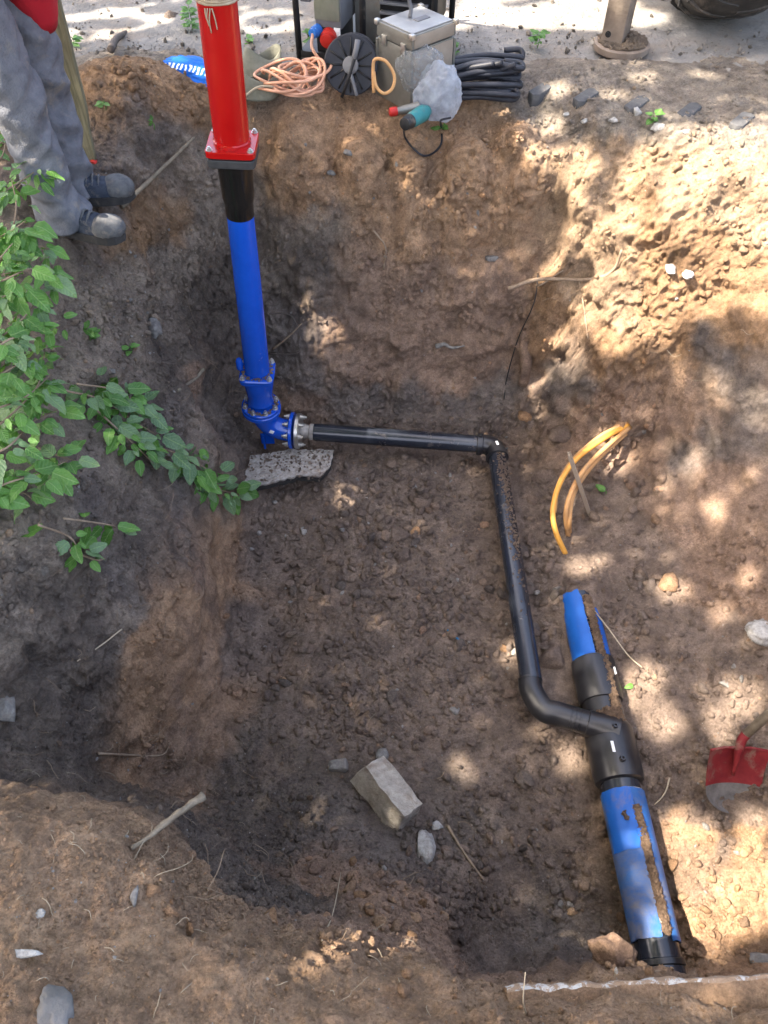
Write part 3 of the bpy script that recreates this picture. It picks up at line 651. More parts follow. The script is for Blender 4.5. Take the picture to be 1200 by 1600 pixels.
# fine roots and straw, many and thin: joined
VS, FS = [], []
def add_thin(pts_, r):
    v, f = tube_data(pts_, [r] * (len(pts_) - 1) + [r * .4], 5, True); o_ = len(VS); VS.extend(v); FS.extend([tuple(i + o_ for i in q) for q in f])
def scatter_thin(regs, rlo, rhi):
    for (x0, y0, x1, y1, n, L) in regs:
        for _ in range(n):
            px, py = random.uniform(x0, x1), random.uniform(y0, y1); p, nn = hit(px, py); a = random.uniform(0, 6.28)
            t = Vector((math.cos(a), math.sin(a), random.uniform(-.6, .4))); t = (t - nn * t.dot(nn) * 0.85).normalized()
            l = random.uniform(.3, 1) * L; q = p - nn * .004; pp = []
            for k in range(6):
                pp.append(q + nn * 0.012 * math.sin(k / 5 * math.pi)); t = (t + Vector((random.gauss(0, .25), random.gauss(0, .25), random.gauss(0, .25)))).normalized(); q = q + t * l / 5
            add_thin(catmull(pp, 2), random.uniform(rlo, rhi))
scatter_thin([(20,900,330,1240,55,.14),(260,420,400,660,40,.13),(420,300,830,640,45,.12),(230,640,380,860,26,.18),(260,1150,480,1430,40,.14),(500,1200,960,1480,25,.1)], .0005, .0012)
fr = mesh_obj('fine_roots', VS, FS, 'root', ground); fr['kind'] = 'stuff'
VS, FS = [], []
scatter_thin([(0,1240,420,1600,45,.05),(380,1450,1200,1600,45,.05),(60,1150,330,1420,25,.12),(850,380,1180,640,14,.12),(250,60,720,150,25,.08),(360,760,800,1160,22,.07)], .0004, .0008)
fr = mesh_obj('straw_bits', VS, FS, 'straw', ground); fr['kind'] = 'stuff'

# ---------------------------------------------------------------- hydrant
HY = 2.80
base = WZ(404, 700, 0.04)
hyd = empty('fire_hydrant', (WY(407, 690, HY).x, HY, 0.04), 'tall fire hydrant standpipe, red above a flange and blue below, standing in the pit', 'hydrant')
a0 = WY(408, 634, HY); a1 = WY(364, 232, HY); AX = (a1 - a0).normalized(); Lr = (a1 - a0).length
def hp(px, py): 
    q = WY(px, py, HY); return (q - a0).dot(AX)
tz = lambda py: hp(408 - (634 - py) * 44 / 402.0, py)
# red column, its foot flange and the head above the frame
profile('red_column', a0, AX, [(tz(222) - .01, .069), (tz(222) + .012, .069), (tz(222) + .016, .0655), (tz(0), .0655), (tz(0) + .62, .0655), (tz(0) + .63, .06)], 'red', hyd, 48)
fl = profile('ground_flange', a0, AX, [(tz(226) - .012, .088), (tz(226) - .009, .0905), (tz(226) + .010, .0905), (tz(226) + .013, .088)], 'red', hyd, 64, True, 1.0)
profile('break_flange', a0, AX, [(tz(240) - .016, .084), (tz(240) - .012, .088), (tz(240) + .0125, .088), (tz(240) + .0155, .086)], 'grey_cast', hyd, 64, True, 1.0)
sl_ = [(tz(335) - .002, .0552), (tz(318), .0556), (tz(313), .058), (tz(306), .062), (tz(262), .0655), (tz(250), .067), (tz(244), .069)]
profile('black_sleeve', a0, AX, sl_, 'black_gloss', hyd, 48)
profile('blue_barrel', a0, AX, [(tz(578), .060), (tz(540), .0595), (tz(420), .0575), (tz(330), .054)], 'blue', hyd, 48)
profile('square_flange', a0, AX, [(tz(582) - .022, .074), (tz(582) - .016, .081), (tz(582) + .006, .083), (tz(582) + .012, .079)], 'blue', hyd, 64, True, 0.55)
vb = profile('valve_body', a0, AX, [(tz(625), .066), (tz(618), .060), (tz(606), .068), (tz(594), .074), (tz(588), .073)], 'blue', hyd, 40)
rf = profile('round_flange', a0, AX, [(tz(640) - .006, .094), (tz(640) - .001, .098), (tz(640) + .016, .098), (tz(640) + .019, .0935), (tz(640) + .020, .0935), (tz(640) + .036, .096), (tz(640) + .040, .093)], 'blue', hyd, 48)
ref_u = AX.cross(Vector((1, 0, 0))).cross(AX).normalized(); ref_v = AX.cross(ref_u)
def bolt(pos, ax, r, h, parent, mat='zinc', washer=True):
    b_ = profile('bolt', pos, ax, [(0, r * 1.7), (h * .18, r * 1.7), (h * .2, r * 1.25), (h * .75, r * 1.25), (h * .78, r * .7), (h * 1.2, r * .7)] if washer else [(0, r), (h, r)], mat, parent, 8, False)
    return b_
for k in range(8):
    a = 2 * math.pi * (k + .5) / 8; bolt(a0 + AX * (tz(640) + .040) + (ref_u * math.cos(a) + ref_v * math.sin(a)) * .080, AX, .0085, .02, hyd)
for k in range(4):
    a = 2 * math.pi * (k + .5) / 4
    bolt(a0 + AX * (tz(582) + .012) + (ref_u * math.cos(a) + ref_v * math.sin(a)) * .090, AX, .0085, .018, hyd)
    bolt(a0 + AX * (tz(226) + .013) + (ref_u * math.cos(a) + ref_v * math.sin(a)) * .104, AX, .007, .011, hyd)
# lug on the left of the square flange
profile('drain_lug', WY(374, 568, HY - .02) - AX * .035, AX, [(0, .012), (.01, .017), (.05, .017), (.062, .012)], 'blue', hyd, 16)
# elbow with rib foot, from the round flange to the pipe
e_out = WZ(462, 673, 0.165)
dirp = (WZ(740, 692, 0.155) - WZ(480, 673, 0.165)).normalized()
ec = Vector(a0 + AX * (tz(640) - .005)); pth = []
c2 = Vector((ec.x, ec.y, e_out.z)) + Vector((0.0, 0, 0))
for i in range(13):
    t = i / 12; pth.append((1 - t) ** 2 * ec + 2 * t * (1 - t) * c2 + t * t * (e_out - dirp * .012))
tube('elbow', pth, [.060 - .004 * math.sin(math.pi * i / 12) for i in range(13)], 'blue', hyd, 28)
fm = (pth[6] + Vector((-.004, 0, -.05)))
bm = bmesh.new(); box_bm(bm, (c2.x + .005, c2.y, c2.z - .07), (.07, .012, .07), None, .003); box_bm(bm, (c2.x - .01, c2.y, c2.z - .075), (.012, .06, .09), None, .003)
adopt(bm_obj('foot_rib', bm, 'blue', None), hyd)
profile('outlet_flange', e_out - dirp * .030, dirp, [(0, .060), (.002, .090), (.006, .096), (.018, .096), (.021, .093)], 'blue', hyd, 48)
profile('backing_ring', e_out + dirp * .002, dirp, [(0, .089), (.004, .093), (.020, .093), (.024, .088), (.0241, .05)], 'zinc', hyd, 48)
pu = dirp.cross(Vector((0, 0, 1))).normalized(); pv = dirp.cross(pu)
for k in range(8):
    a = 2 * math.pi * (k + .5) / 8; off = (pu * math.cos(a) + pv * math.sin(a)) * .077
    bolt(e_out + dirp * .026 + off, dirp, .0085, .020, hyd); bolt(e_out - dirp * .030 + off, -dirp, .0085, .024, hyd)
sp = WZ(433, 676, .2); box('sticker', ec.lerp(c2, .8) + Vector((.045, -.058, .012)), (.022, .003, .020), 'white', hyd, Matrix.Rotation(.5, 3, 'Y'), .0008)
# dirt caught on the flanges
its = []
for k in range(170):
    a = random.uniform(0, 6.28); r = random.uniform(.066, .086); s = random.uniform(.003, .007)
    its.append((tuple(a0 + AX * (tz(640) + .042) + (ref_u * math.cos(a) + ref_v * math.sin(a)) * r), (s, s, s * .7), rq(), (.24, .17, .11)))
    if k < 110:
        r = random.uniform(.058, .075); its.append((tuple(a0 + AX * (tz(582) + .013) + (ref_u * math.cos(a) + ref_v * math.sin(a)) * r), (s, s, s * .7), rq(), (.25, .18, .12)))
dd = instance_joined('flange_dirt', its, 1, None, 'soil'); adopt(dd, hyd)
# frayed cord tied round the column near the top of the picture
tq = []
for k in range(70):
    a = k / 70 * 6.28 * 4; tq.append(a0 + AX * (tz(-2) + .030 * k / 70) + (ref_u * math.cos(a) + ref_v * math.sin(a)) * (.0685 + .002 * math.sin(k * 1.7)))
tie = tube('frayed_cord', tq, .0045, 'straw', hyd, 6)
for k, (ox, L_) in enumerate([(-.02, .05), (-.012, .07), (-.006, .06), (-.028, .04)]):
    s0 = a0 + AX * (tz(0)) + Vector((ox, -.069, 0)); tube('cord_end', catmull([s0, s0 - AX * L_ * .5 + Vector((random.gauss(0, .006), -.004, 0)), s0 - AX * L_ + Vector((random.gauss(0, .008), 0, 0))], 4), .0022, 'straw', hyd, 5)
# head, above the picture
hz = tz(0) + .63
profile('hydrant_head', a0, AX, [(hz - .004, .075), (hz, .085), (hz + .16, .085), (hz + .2, .07), (hz + .23, .03)], 'red', hyd, 40)
for s in (-1, 1):
    profile('outlet_cap', a0 + AX * (hz + .08) + Vector((s * .07, 0, 0)), (s, 0, 0), [(0, .05), (.05, .05), (.055, .058), (.085, .058), (.09, .05)], 'grey_cast', hyd, 28)

# ---------------------------------------------------------------- black branch pipe
R1 = .045
q0 = e_out + dirp * .026; q1 = WZ(748, 694, .155); q2 = WZ(775, 712, .150); q3 = WZ(828, 1062, .165); q4 = WZ(862, 1112, .165); q5 = WZ(925, 1132, .17)
bp = empty('branch_pipe', (q1.x, q1.y, 0.06), 'thin black plastic pipe with two bends linking the hydrant to the blue main', 'pipe')
d1 = (q1 - q0).normalized(); d2 = (q3 - q2).normalized(); d3 = (q5 - q4).normalized()
profile('stub', q0, d1, [(-.005, .036), (.045, .036), (.05, .042), (.075, .042)], 'scraped_pe', bp, 32)
profile('pipe_run', q0 + d1 * .07, d1, [(0, R1 - .001), (.01, R1), ((q1 - q0).length - .07, R1)], 'pe', bp, 36)
ell = [q1 - d1 * .005, q1 + d1 * .035]; cor = q1 + d1 * .085
el = catmull([q1 - d1 * .0, cor - d1 * .05, cor - d1 * .014 + d2 * .014, cor + d2 * .05, cor + d2 * .09], 5)
e1 = tube('elbow_fitting', el, R1 * 1.12, 'pe_clean', bp, 32)
profile('collar', q1 - d1 * .012, d1, [(0, R1), (.003, R1 * 1.26), (.028, R1 * 1.26), (.032, R1 * 1.1)], 'pe_clean', bp, 36)
profile('collar', cor + d2 * .052, d2, [(0, R1 * 1.1), (.004, R1 * 1.28), (.036, R1 * 1.28), (.04, R1)], 'pe_clean', bp, 36)
s2 = cor + d2 * .06
for pos in (q1 + d1 * .004 + Vector((0, 0, R1 * 1.2)), cor + d2 * .065 + Vector((R1 * 1.0, 0, R1 * .8))): profile('terminal', pos, (0, 0, 1), [(0, .006), (.014, .006), (.016, .004)], 'pe_clean', bp, 10)
lp = WZ(770, 699, .155 + R1 * 1.1); box('sticker', cor + d2 * .03 + Vector((.0, 0, R1 * 1.135)), (.012, .026, .002), 'white', bp, rotz(.25), .0005)
profile('pipe_run', s2, d2, [(0, R1), ((q3 - s2).length + .01, R1)], 'pe', bp, 36)
el = catmull([q3 - d2 * .0, q3 + d2 * .05, q4 * .5 + (q3 + d2 * .12).lerp(q4 - d3 * .06, .5) * .5, q4 + d3 * .03, q5 + d3 * .02], 6)
tube('bend_fitting', el, [R1 * 1.06] * len(el), 'pe_clean', bp, 36)
for k, t in enumerate((.45, .56, .67)):
    c_ = q4.lerp(q5, t); profile('ridge', c_, d3, [(0, R1 * 1.05), (.001, R1 * 1.09), (.005, R1 * 1.09), (.006, R1 * 1.05)], 'pe_clean', bp, 36)
profile('joint_ring', q3 - d2 * .004, d2, [(0, R1), (.002, R1 * 1.09), (.012, R1 * 1.09), (.014, R1)], 'pe_clean', bp, 36)
its = []
for k in range(420):
    t = random.betavariate(1.4, 3) * .8; a = random.gauss(math.pi / 2 - .3, .35); s = random.uniform(.002, .0075)
    pu2 = Vector((1, 0, 0)); c_ = s2 + d2 * ((q3 - s2).length * t); its.append((tuple(c_ + pu2 * math.cos(a) * R1 + Vector((0, 0, 1)) * math.sin(a) * R1), (s, s * 1.3, s * .6), rq(), (.19, .14, .105)))
adopt(instance_joined('soil_on_pipe', its, 1, None, 'soil'), bp)

# ---------------------------------------------------------------- blue water main with black couplers
m0 = WZ(905, 945, .13); m1 = WZ(1038, 1530, .13)
MD = (m1 - m0).normalized(); ML = (m1 - m0).length; MR = .079
wm = empty('water_main', (m0.x, m0.y, .03), 'thick blue coated water pipe with two black couplings lying in the pit', 'pipe')
def mt(py):                                       # distance along the main for a photo row on its axis
    px = 905 + (py - 945) * (1038 - 905) / (1530 - 945.); return (WZ(px, py, .13) - m0).dot(MD)
MS = MD.cross(Vector((0, 0, 1))).normalized() * -1
if MS.x < 0: MS = -MS
def arc_shell(name, t0, t1, r, th, a_lo, a_hi, mat, jag=.0, seed=0, nt_=46, na=30, endjag=0.0):
    """part of a pipe jacket: angle measured from straight up, positive to the right, with torn edges"""
    vs = []; fs = []
    for i in range(nt_ + 1):
        t = t0 + (t1 - t0) * i / nt_
        lo = a_lo(i / nt_) + jag * mnoise.noise(Vector((t * 18, seed, 0))) + jag * .5 * mnoise.noise(Vector((t * 60, seed, 3)))
        hi = a_hi(i / nt_) + jag * mnoise.noise(Vector((t * 18, seed + 9, 0))) + jag * .5 * mnoise.noise(Vector((t * 60, seed + 9, 3)))
        for k in range(na + 1):
            a = lo + (hi - lo) * k / na; e = min(k, na - k) / na
            lift = .006 * max(0, 1 - e * 14) * max(0, mnoise.noise(Vector((t * 9, seed, 7))))
            tt = t + (endjag * mnoise.noise(Vector((a * 2.5, seed, 1))) if i in (0, nt_) else 0)
            for rr in (r + lift, r - th + lift):
                vs.append(m0 + MD * tt + MS * math.sin(a) * rr + Vector((0, 0, 1)) * math.cos(a) * rr)
    w_ = (na + 1) * 2
    for i in range(nt_):
        for k in range(na):
            o_ = i * w_ + k * 2; fs.append((o_, o_ + 2, o_ + w_ + 2, o_ + w_)); fs.append((o_ + 1, o_ + w_ + 1, o_ + w_ + 3, o_ + 3))
        fs.append((i * w_, i * w_ + w_, i * w_ + w_ + 1, i * w_ + 1)); o_ = i * w_ + na * 2; fs.append((o_, o_ + 1, o_ + w_ + 1, o_ + w_))
    for k in range(na):
        o_ = k * 2; fs.append((o_, o_ + 1, o_ + 3, o_ + 2)); o_ = nt_ * w_ + k * 2; fs.append((o_, o_ + 2, o_ + 3, o_ + 1))
    bm = bmesh.new(); bv = [bm.verts.new(v) for v in vs]
    for f in fs: bm.faces.new([bv[i] for i in f])
    bmesh.ops.recalc_face_normals(bm, faces=bm.faces[:]); o = bm_obj(name, bm, mat, None, True, 40); adopt(o, wm); return o
profile('carrier_pipe', m0, MD, [(-.03, MR - .006), (ML + .25, MR - .006)], 'pe', wm, 48)
tA0, tA1 = mt(1035), mt(1098); tB0, tB1 = mt(1140), mt(1224)
arc_shell('far_jacket', mt(935), tA0 + .0, MR, .004, lambda t: -3.4, lambda t: -.12 + .1 * t, 'jacket_clean', .1, 3, endjag=.01)
arc_shell('far_jacket', mt(960), tA0 + .0, MR, .004, lambda t: .55, lambda t: 2.6, 'jacket_clean', .1, 5, endjag=.01)
profile('coupling', m0, MD, [(tA0 - .005, MR), (tA0, MR + .008), (tA0 + .01, MR + .010), (tA1 - .01, MR + .010), (tA1, MR + .006), (tA1 + .003, MR - .004)], 'pe_clean', wm, 56)
profile('tee_body', m0, MD, [(tA1 - .01, MR - .002), (tB0 + .01, MR - .002)], 'pe_clean', wm, 56)
ob = m0 + MD * (.5 * (tA1 + tB0)); od = (q5 - ob); od.normalize()
profile('branch_outlet', q5 - d3 * .02, d3, [(0, R1 * 1.1), (.004, R1 * 1.16), (.03, R1 * 1.16), (.06, R1 * 1.3), (.12, R1 * 1.35)], 'pe_clean', wm, 40)
cp = profile('coupling', m0, MD, [(tB0 - .02, MR - .004), (tB0 - .014, MR + .004), (tB0, MR + .012), (tB0 + .012, MR + .016), (tB1 - .03, MR + .016), (tB1 - .004, MR + .011), (tB1, MR + .004), (tB1 + .001, MR - .004)], 'pe_clean', wm, 64)
for py in (1150, 1200):
    t = mt(py); bs = m0 + MD * t + Vector((0, 0, MR + .012)); pr = profile('terminal', bs, (0, 0, 1), [(0, .012), (.010, .012), (.013, .009), (.020, .009), (.020, .005), (.010, .004)], 'pe_clean', wm, 18)
t = mt(1180); aa = -.22
box('label_plate', m0 + MD * t + MS * math.sin(aa) * (MR + .0165) + Vector((0, 0, math.cos(aa) * (MR + .0165))), (.018, .042, .0015), 'white', wm, rotz(math.atan2(MD.y, MD.x) - math.pi / 2) @ Matrix.Rotation(aa, 3, 'Y'), .0004)
aa = .75; t = mt(1060); box('label_plate', m0 + MD * t + MS * math.sin(aa) * (MR + .0105) + Vector((0, 0, math.cos(aa) * (MR + .0105))), (.014, .032, .0015), 'white', wm, rotz(math.atan2(MD.y, MD.x) - math.pi / 2) @ Matrix.Rotation(aa, 3, 'Y'), .0004)
tj0, tj1 = mt(1241), mt(1470)
sm = lambda a, b_, t: (lambda x: x * x * (3 - 2 * x))(min(1, max(0, (t - a) / (b_ - a))))
arc_shell('blue_jacket', tj0, tj1 - .0, MR + .002, .005, lambda t: -3.0, lambda t: .12 - .10 * sm(.2, .3, t) + .02 * t, 'jacket', .10, 11, 60, endjag=.008)
arc_shell('blue_jacket', tj0, tj1 + .01, MR + .002, .005, lambda t: .13 + .35 * sm(.12, .32, t), lambda t: 3.0, 'jacket', .10, 17, 60, endjag=.008)
arc_shell('inner_layer', tj0 - .004, tj1 - .03, MR - .002, .004, lambda t: -.25, lambda t: .9, 'scraped_pe', .05, 23)
arc_shell('clean_patch', tj0 - .002, mt(1335), MR + .0045, .002, lambda t: -1.35, lambda t: .10 - .2 * sm(.7, 1, t), 'jacket_clean', .07, 29, endjag=.012)
box('jacket_scrap', m0 + MD * mt(1310) + MS * .010 + Vector((0, 0, MR + .006)), (.026, .028, .003), 'jacket_clean', wm, rotz(.3), .0008)
profile('end_ring', m0, MD, [(mt(1500), MR - .007), (mt(1500) + .003, MR), (mt(1500) + .02, MR), (mt(1500) + .024, MR - .007)], 'pe_clean', wm, 48)
its = []
def soil_strip(t0, t1, c0, c1, wid, n, smax=.010):
    for _ in range(n):
        u = random.random(); t = t0 + (t1 - t0) * u; a = c0 + (c1 - c0) * u + random.gauss(0, wid); s = random.uniform(.0025, smax) * (1.2 - min(1, abs(a - (c0 + (c1 - c0) * u)) / (wid * 2.5)))
        r_ = MR + .002; g = random.uniform(.85, 1.15); its.append((tuple(m0 + MD * t + MS * math.sin(a) * r_ + Vector((0, 0, math.cos(a) * r_))), (s, s * 1.3, s * .6), rq(), (.21 * g, .145 * g, .10 * g)))
soil_strip(mt(1270), mt(1465), .20, .28, .11, 1500); soil_strip(mt(945), mt(1040), .2, .3, .13, 650, .011); soil_strip(mt(1040), mt(1140), .42, .40, .13, 900, .012)
soil_strip(mt(1120), mt(1138), -.05, .3, .3, 450, .012); soil_strip(mt(1278), mt(1288), -.42, -.36, .04, 50)
adopt(instance_joined('soil_crust', its, 1, None, 'soil'), wm)

# ---------------------------------------------------------------- objects on the pit floor
def slab_from_outline(name, outline, z_top, th, mat, lab, cat, side=None, rough=.006, tilt=None):
    P_ = [WZ(a, b_, z_top) for a, b_ in outline]; c = sum(P_, Vector()) / len(P_); bm = bmesh.new(); top = []
    R2 = []
    for i in range(len(P_)):
        a, b_ = P_[i], P_[(i + 1) % len(P_)]; n = max(2, int((b_ - a).length / .012))
        for k in range(n):
            q = a.lerp(b_, k / n); q = q + Vector((mnoise.noise(q * 45), mnoise.noise(q * 45 + Vector((5, 5, 5))), mnoise.noise(q * 30) * .6)) * rough * 1.6; R2.append(q)
    rings = [[bm.verts.new(q) for q in R2]]
    for k in range(1, 5):
        rings.append([bm.verts.new(c + (q - c) * (1 - .006 * k) + Vector((mnoise.noise(q * 60 + Vector((k, 0, 0))), mnoise.noise(q * 60 + Vector((0, k, 0))), 0)) * rough - Vector((0, 0, th * k / 4))) for q in R2])
    inner = [bm.verts.new(c + (q - c) * .6 + Vector((0, 0, rough * mnoise.noise(q * 30)))) for q in R2]; ctr = bm.verts.new(c)
    n = len(R2); mi = []
    for i in range(n):
        j = (i + 1) % n
        for k in range(4): f = bm.faces.new((rings[k][i], rings[k + 1][i], rings[k + 1][j], rings[k][j])); f.material_index = 1 if (side and k >= 1) else 0
        bm.faces.new((rings[0][i], rings[0][j], inner[j], inner[i])); bm.faces.new((inner[i], inner[j], ctr))
    bm.faces.new(rings[-1][::-1]); bmesh.ops.recalc_face_normals(bm, faces=bm.faces[:])
    for v in bm.verts: v.co -= c
    o = bm_obj(name, bm, mat, None, True, 50); o.location = c
    if side: o.data.materials.append(M[side])
    return tag(o, lab, cat)
slab_from_outline('broken_slab', [(383,742),(392,712),(455,702),(522,703),(518,722),(508,736),(500,744),(470,742),(430,752),(395,762),(378,760)], .080, .045, 'concrete',
     'broken grey asphalt slab with ragged dark edge under the blue elbow', 'slab', 'asphalt')
its = []
for k in range(420):
    a_, b_ = random.uniform(388, 515), random.uniform(703, 752); q = WZ(a_, b_, .086); s = random.uniform(.002, .010) * (1 if random.random() < .2 else .5); g = random.uniform(.7, 1.25)
    if random.random() < .75 and b_ > 735: continue
    its.append((tuple(q), (s, s * 1.2, s * .7), rq(), (.22 * g, .17 * g, .135 * g)))
sd = instance_joined('soil_on_slab', its, 1, None, 'soil'); sb_ = bpy.data.objects['broken_slab']; adopt(sd, sb_)
def stone(name, px, py, size, mat, lab, seed, ang=0.15, sub=3, rough=.42, rz=0, sink=.25, group=None):
    p, nn = hit(px, py); vs, fs = rock_verts(sub, size, seed, rough, ang); o = mesh_obj(name, vs, fs, mat)
    o.location = p + nn * size[2] * (1 - 2 * sink); o.rotation_euler = (random.uniform(-.15, .15), random.uniform(-.15, .15), rz)
    if ang > .3:
        for f in o.data.polygons: f.use_smooth = False
    return tag(o, lab, 'stone', group)
# squared granite block
pb = hit(605, 1245)[0]; bm = bmesh.new(); bmesh.ops.create_cube(bm, size=1); bmesh.ops.subdivide_edges(bm, edges=bm.edges[:], cuts=9, use_grid_fill=True)
for v in bm.verts:
    c_ = v.co.copy(); m_ = sorted(abs(x) for x in c_); chip = max(0, m_[1] - .40) * max(0, m_[2] - .40) * 6
    tap = 1 - .12 * (c_.z + .5); c_ = Vector((c_.x * .115 * tap, c_.y * .27 * tap, c_.z * .13)) * (1 - chip * (.35 + .4 * mnoise.noise(c_ * 3)))
    v.co = c_ + Vector((mnoise.noise(c_ * 22), mnoise.noise(c_ * 22 + Vector((4, 0, 0))), mnoise.noise(c_ * 22 + Vector((0, 4, 0))))) * .007
go = bm_obj('granite_block', bm, 'granite', None, True, 28); go.location = pb + Vector((0.0, .0, .045)); go.rotation_euler = (.10, .42, math.radians(42)); tag(go, 'large squared pale granite block lying on the pit floor', 'stone block')
stone('rounded_stone', 531, 1200, (.036, .032, .026), 'stone_grey', 'grey rounded stone left of the squared granite block', 3)
stone('rounded_stone', 596, 1186, (.022, .036, .024), 'stone_grey', 'small oval grey stone just behind the granite block', 4)
stone('white_stone', 662, 1328, (.042, .048, .036), 'stone_white', 'white angular stone in front of the granite block', 5, .2)
stone('white_stone', 683, 1290, (.022, .018, .016), 'stone_white', 'little whitish stone between granite block and larger white stone', 6)
stone('rounded_stone', 236, 515, (.034, .04, .034), 'stone_grey', 'pale round boulder embedded in the left bank below the man', 7)
stone('flat_stone', 92, 1580, (.028, .034, .022), 'stone_dark', 'dark grey stone at the bottom left corner on orange soil', 8, .1)
stone('white_flake', 32, 1494, (.034, .009, .006), 'stone_white', 'long flat white chip lying on the near bank', 9)
stone('white_flake', 63, 1428, (.012, .007, .005), 'stone_white', 'tiny white chip above the long flat chip on the near bank', 10)
stone('pebble', 208, 1400, (.011, .018, .01), 'stone_grey', 'upright grey pebble in the orange near bank', 11)
stone('rounded_stone', 5, 1112, (.03, .036, .026), 'stone_grey', 'rounded tan stone at the left picture edge in dark soil', 12)
stone('rounded_stone', 1046, 914, (.04, .038, .03), 'clod_T', 'sunlit brown lump on the right floor between cables and shovel', 13, .1, rough=.4)
stone('rounded_stone', 818, 1218, (.03, .03, .022), 'clod_K', 'grey lump of earth left of the second coupling', 14, .2)
stone('pale_stone', 1140, 1069, (.03, .02, .008), 'stone_grey', 'flat pale flake of stone above the red shovel', 15)
stone('white_stone', 1048, 418, (.018, .034, .014), 'stone_white', 'left of two white stones on the sunny right wall', 16, .1)
stone('white_stone', 1074, 428, (.022, .030, .014), 'stone_white', 'right of two white stones on the sunny right wall', 17, .1)
stone('pale_stone', 768, 404, (.026, .018, .014), 'stone_grey', 'pale pointed stone high in the far wall', 18)
stone('pale_stone', 545, 238, (.016, .02, .012), 'stone_grey', 'pale stone in the tan far wall under the cable reel', 19)
stone('pale_stone', 516, 270, (.024, .014, .012), 'stone_grey', 'wedge shaped stone with a root above it in the far wall', 20)
stone('pale_stone', 1190, 1503, (.035, .025, .02), 'stone_grey', 'grey stone beside the kerb at the lower right edge', 21)
stone('rounded_stone', 712, 1110, (.018, .016, .012), 'stone_grey', 'small pale stone on the floor left of the black bend', 22)
stone('earth_lump', 660, 790, (.042, .032, .022), 'clod_G', 'flat grey-brown lump of earth in the middle of the floor', 23, .2)
stone('earth_lump', 622, 838, (.046, .04, .022), 'clod_G', 'broad round lump of earth below the flat lump on the floor', 24, .1)
stone('earth_lump', 630, 842 + 30, (.036, .034, .02), 'clod_G', 'cracked lump of earth on the floor centre', 25, .2)
stone('earth_lump', 884, 682, (.058, .05, .045), 'clod_G', 'big dark lump of earth left of the orange cables', 26, .15, rough=.4)
stone('earth_lump', 850, 745, (.05, .036, .03), 'clod_G', 'dark lump of earth between black pipe and orange cables', 27, .15, rough=.4)
stone('earth_lump', 862, 1030, (.05, .05, .038), 'clod_G', 'dark lump of earth wedged between branch pipe and blue main', 28, .15, rough=.4)
stone('earth_lump', 968, 1505, (.05, .05, .04), 'clod_R', 'large lump of earth leaning on the bare black pipe end', 29, .2, 4, .35, .3)
stone('earth_lump', 822, 650, (.028, .026, .022), 'clod_O', 'orange-brown lump at the foot of the wall corner', 31, .1)

WHT = ['at the left end of the rubble', 'second from the left in the rubble', 'in the middle of the rubble', 'right of the middle of the rubble', 'beside the small weed', 'at the right end of the rubble']
for i, (a, b_, s) in enumerate([(885,180,.014), (912,190,.018), (958,188,.02), (995,178,.022), (1028,200,.026), (1072,208,.018)]):
    stone('rubble_stone', a, b_, (s, s * .8, s * .6), 'stone_white', 'pale rubble piece on the far right rim, ' + WHT[i], 40 + i, .2, group='white rubble on the far rim')

def stick(name, pix, r0, r1, mat, lab, cat, lift=.008, seg=9, wob=.3, n=6, pts3=None):
    pp = pts3 if pts3 else surf_line(pix, lift); pp = catmull(pp, n); m_ = len(pp)
    c = pp[0].copy(); pp = [p - c for p in pp]
    vs, fs = tube_data(pp, [r0 + (r1 - r0) * i / (m_ - 1) for i in range(m_)], seg, True, wob); o = mesh_obj(name, vs, fs, mat); o.location = c
    return tag(o, lab, cat)
stick('stick', [(190,326),(245,270),(299,216)], .010, .006, 'wood_grey', 'straight grey stick on the rubble slope beside the shoes', 'stick', .012)
stick('split_branch', None, .005, .0095, 'wood_grey', 'weathered split branch on the near left bank edge', 'stick', seg=7, wob=.8, pts3=[WZ(205,1326,1.185), WZ(240,1302,1.175), WZ(280,1270,1.15), WZ(318,1244,1.12)])
stick('root', [(698,1288),(722,1330),(756,1378)], .006, .004, 'root', 'bent brown root on the floor right of the white stone', 'root', .006)
stick('wood_fragment', [(276,612),(300,592),(316,576)], .007, .009, 'wood_grey', 'pale snapped stick in the dark soil of the left bank', 'stick', .012)
stick('root', [(792,450),(850,438),(920,432),(960,414),(978,394)], .010, .006, 'root', 'long pale root sticking out of the sunny right wall', 'root', .035)
stick('root', [(906,440),(910,475),(920,526)], .005, .003, 'root', 'thin root hanging below the long pale root', 'root', .012)
stick('root', [(835,450),(850,440),(878,420)], .006, .003, 'root', 'short side root forking from the long pale root', 'root', .028)
stick('root', [(682,540),(692,537),(706,540),(726,540)], .013, .005, 'stone_grey', 'pale club shaped root in the far wall', 'root', .012)
stick('root', [(585,360),(602,385),(600,420)], .005, .003, 'root', 'curved brown root in the middle of the far wall', 'root', .008)
stick('root', [(425,545),(450,525),(472,505)], .006, .003, 'root', 'thin root slanting upwards right of the blue barrel', 'root', .01)
stick('root', [(415,490),(455,492),(470,548),(420,552)], .004, .003, 'root_dark', 'looped dark root beside the hydrant', 'root', .012)
stick('wooden_stub', [(818,515),(822,560),(818,600)], .032, .026, 'clod_R', 'brown upright stump of pipe in the corner of the wall', 'stump', .005, 14, .2)
stick('wire', [(846,430),(836,470),(812,530),(792,590),(786,622)], .0028, .0028, 'frame_black', 'thin black wire hanging down the wall corner', 'wire', .02)
stick('twig', [(918,945),(950,990),(985,1025),(1004,1046)], .0035, .002, 'straw', 'dry straw coloured twig beside the far blue pipe end', 'twig', .03)
stick('twig', [(1046,1215),(1038,1240),(1022,1258)], .0035, .002, 'straw', 'short curved twig left of the red shovel', 'twig', .006)
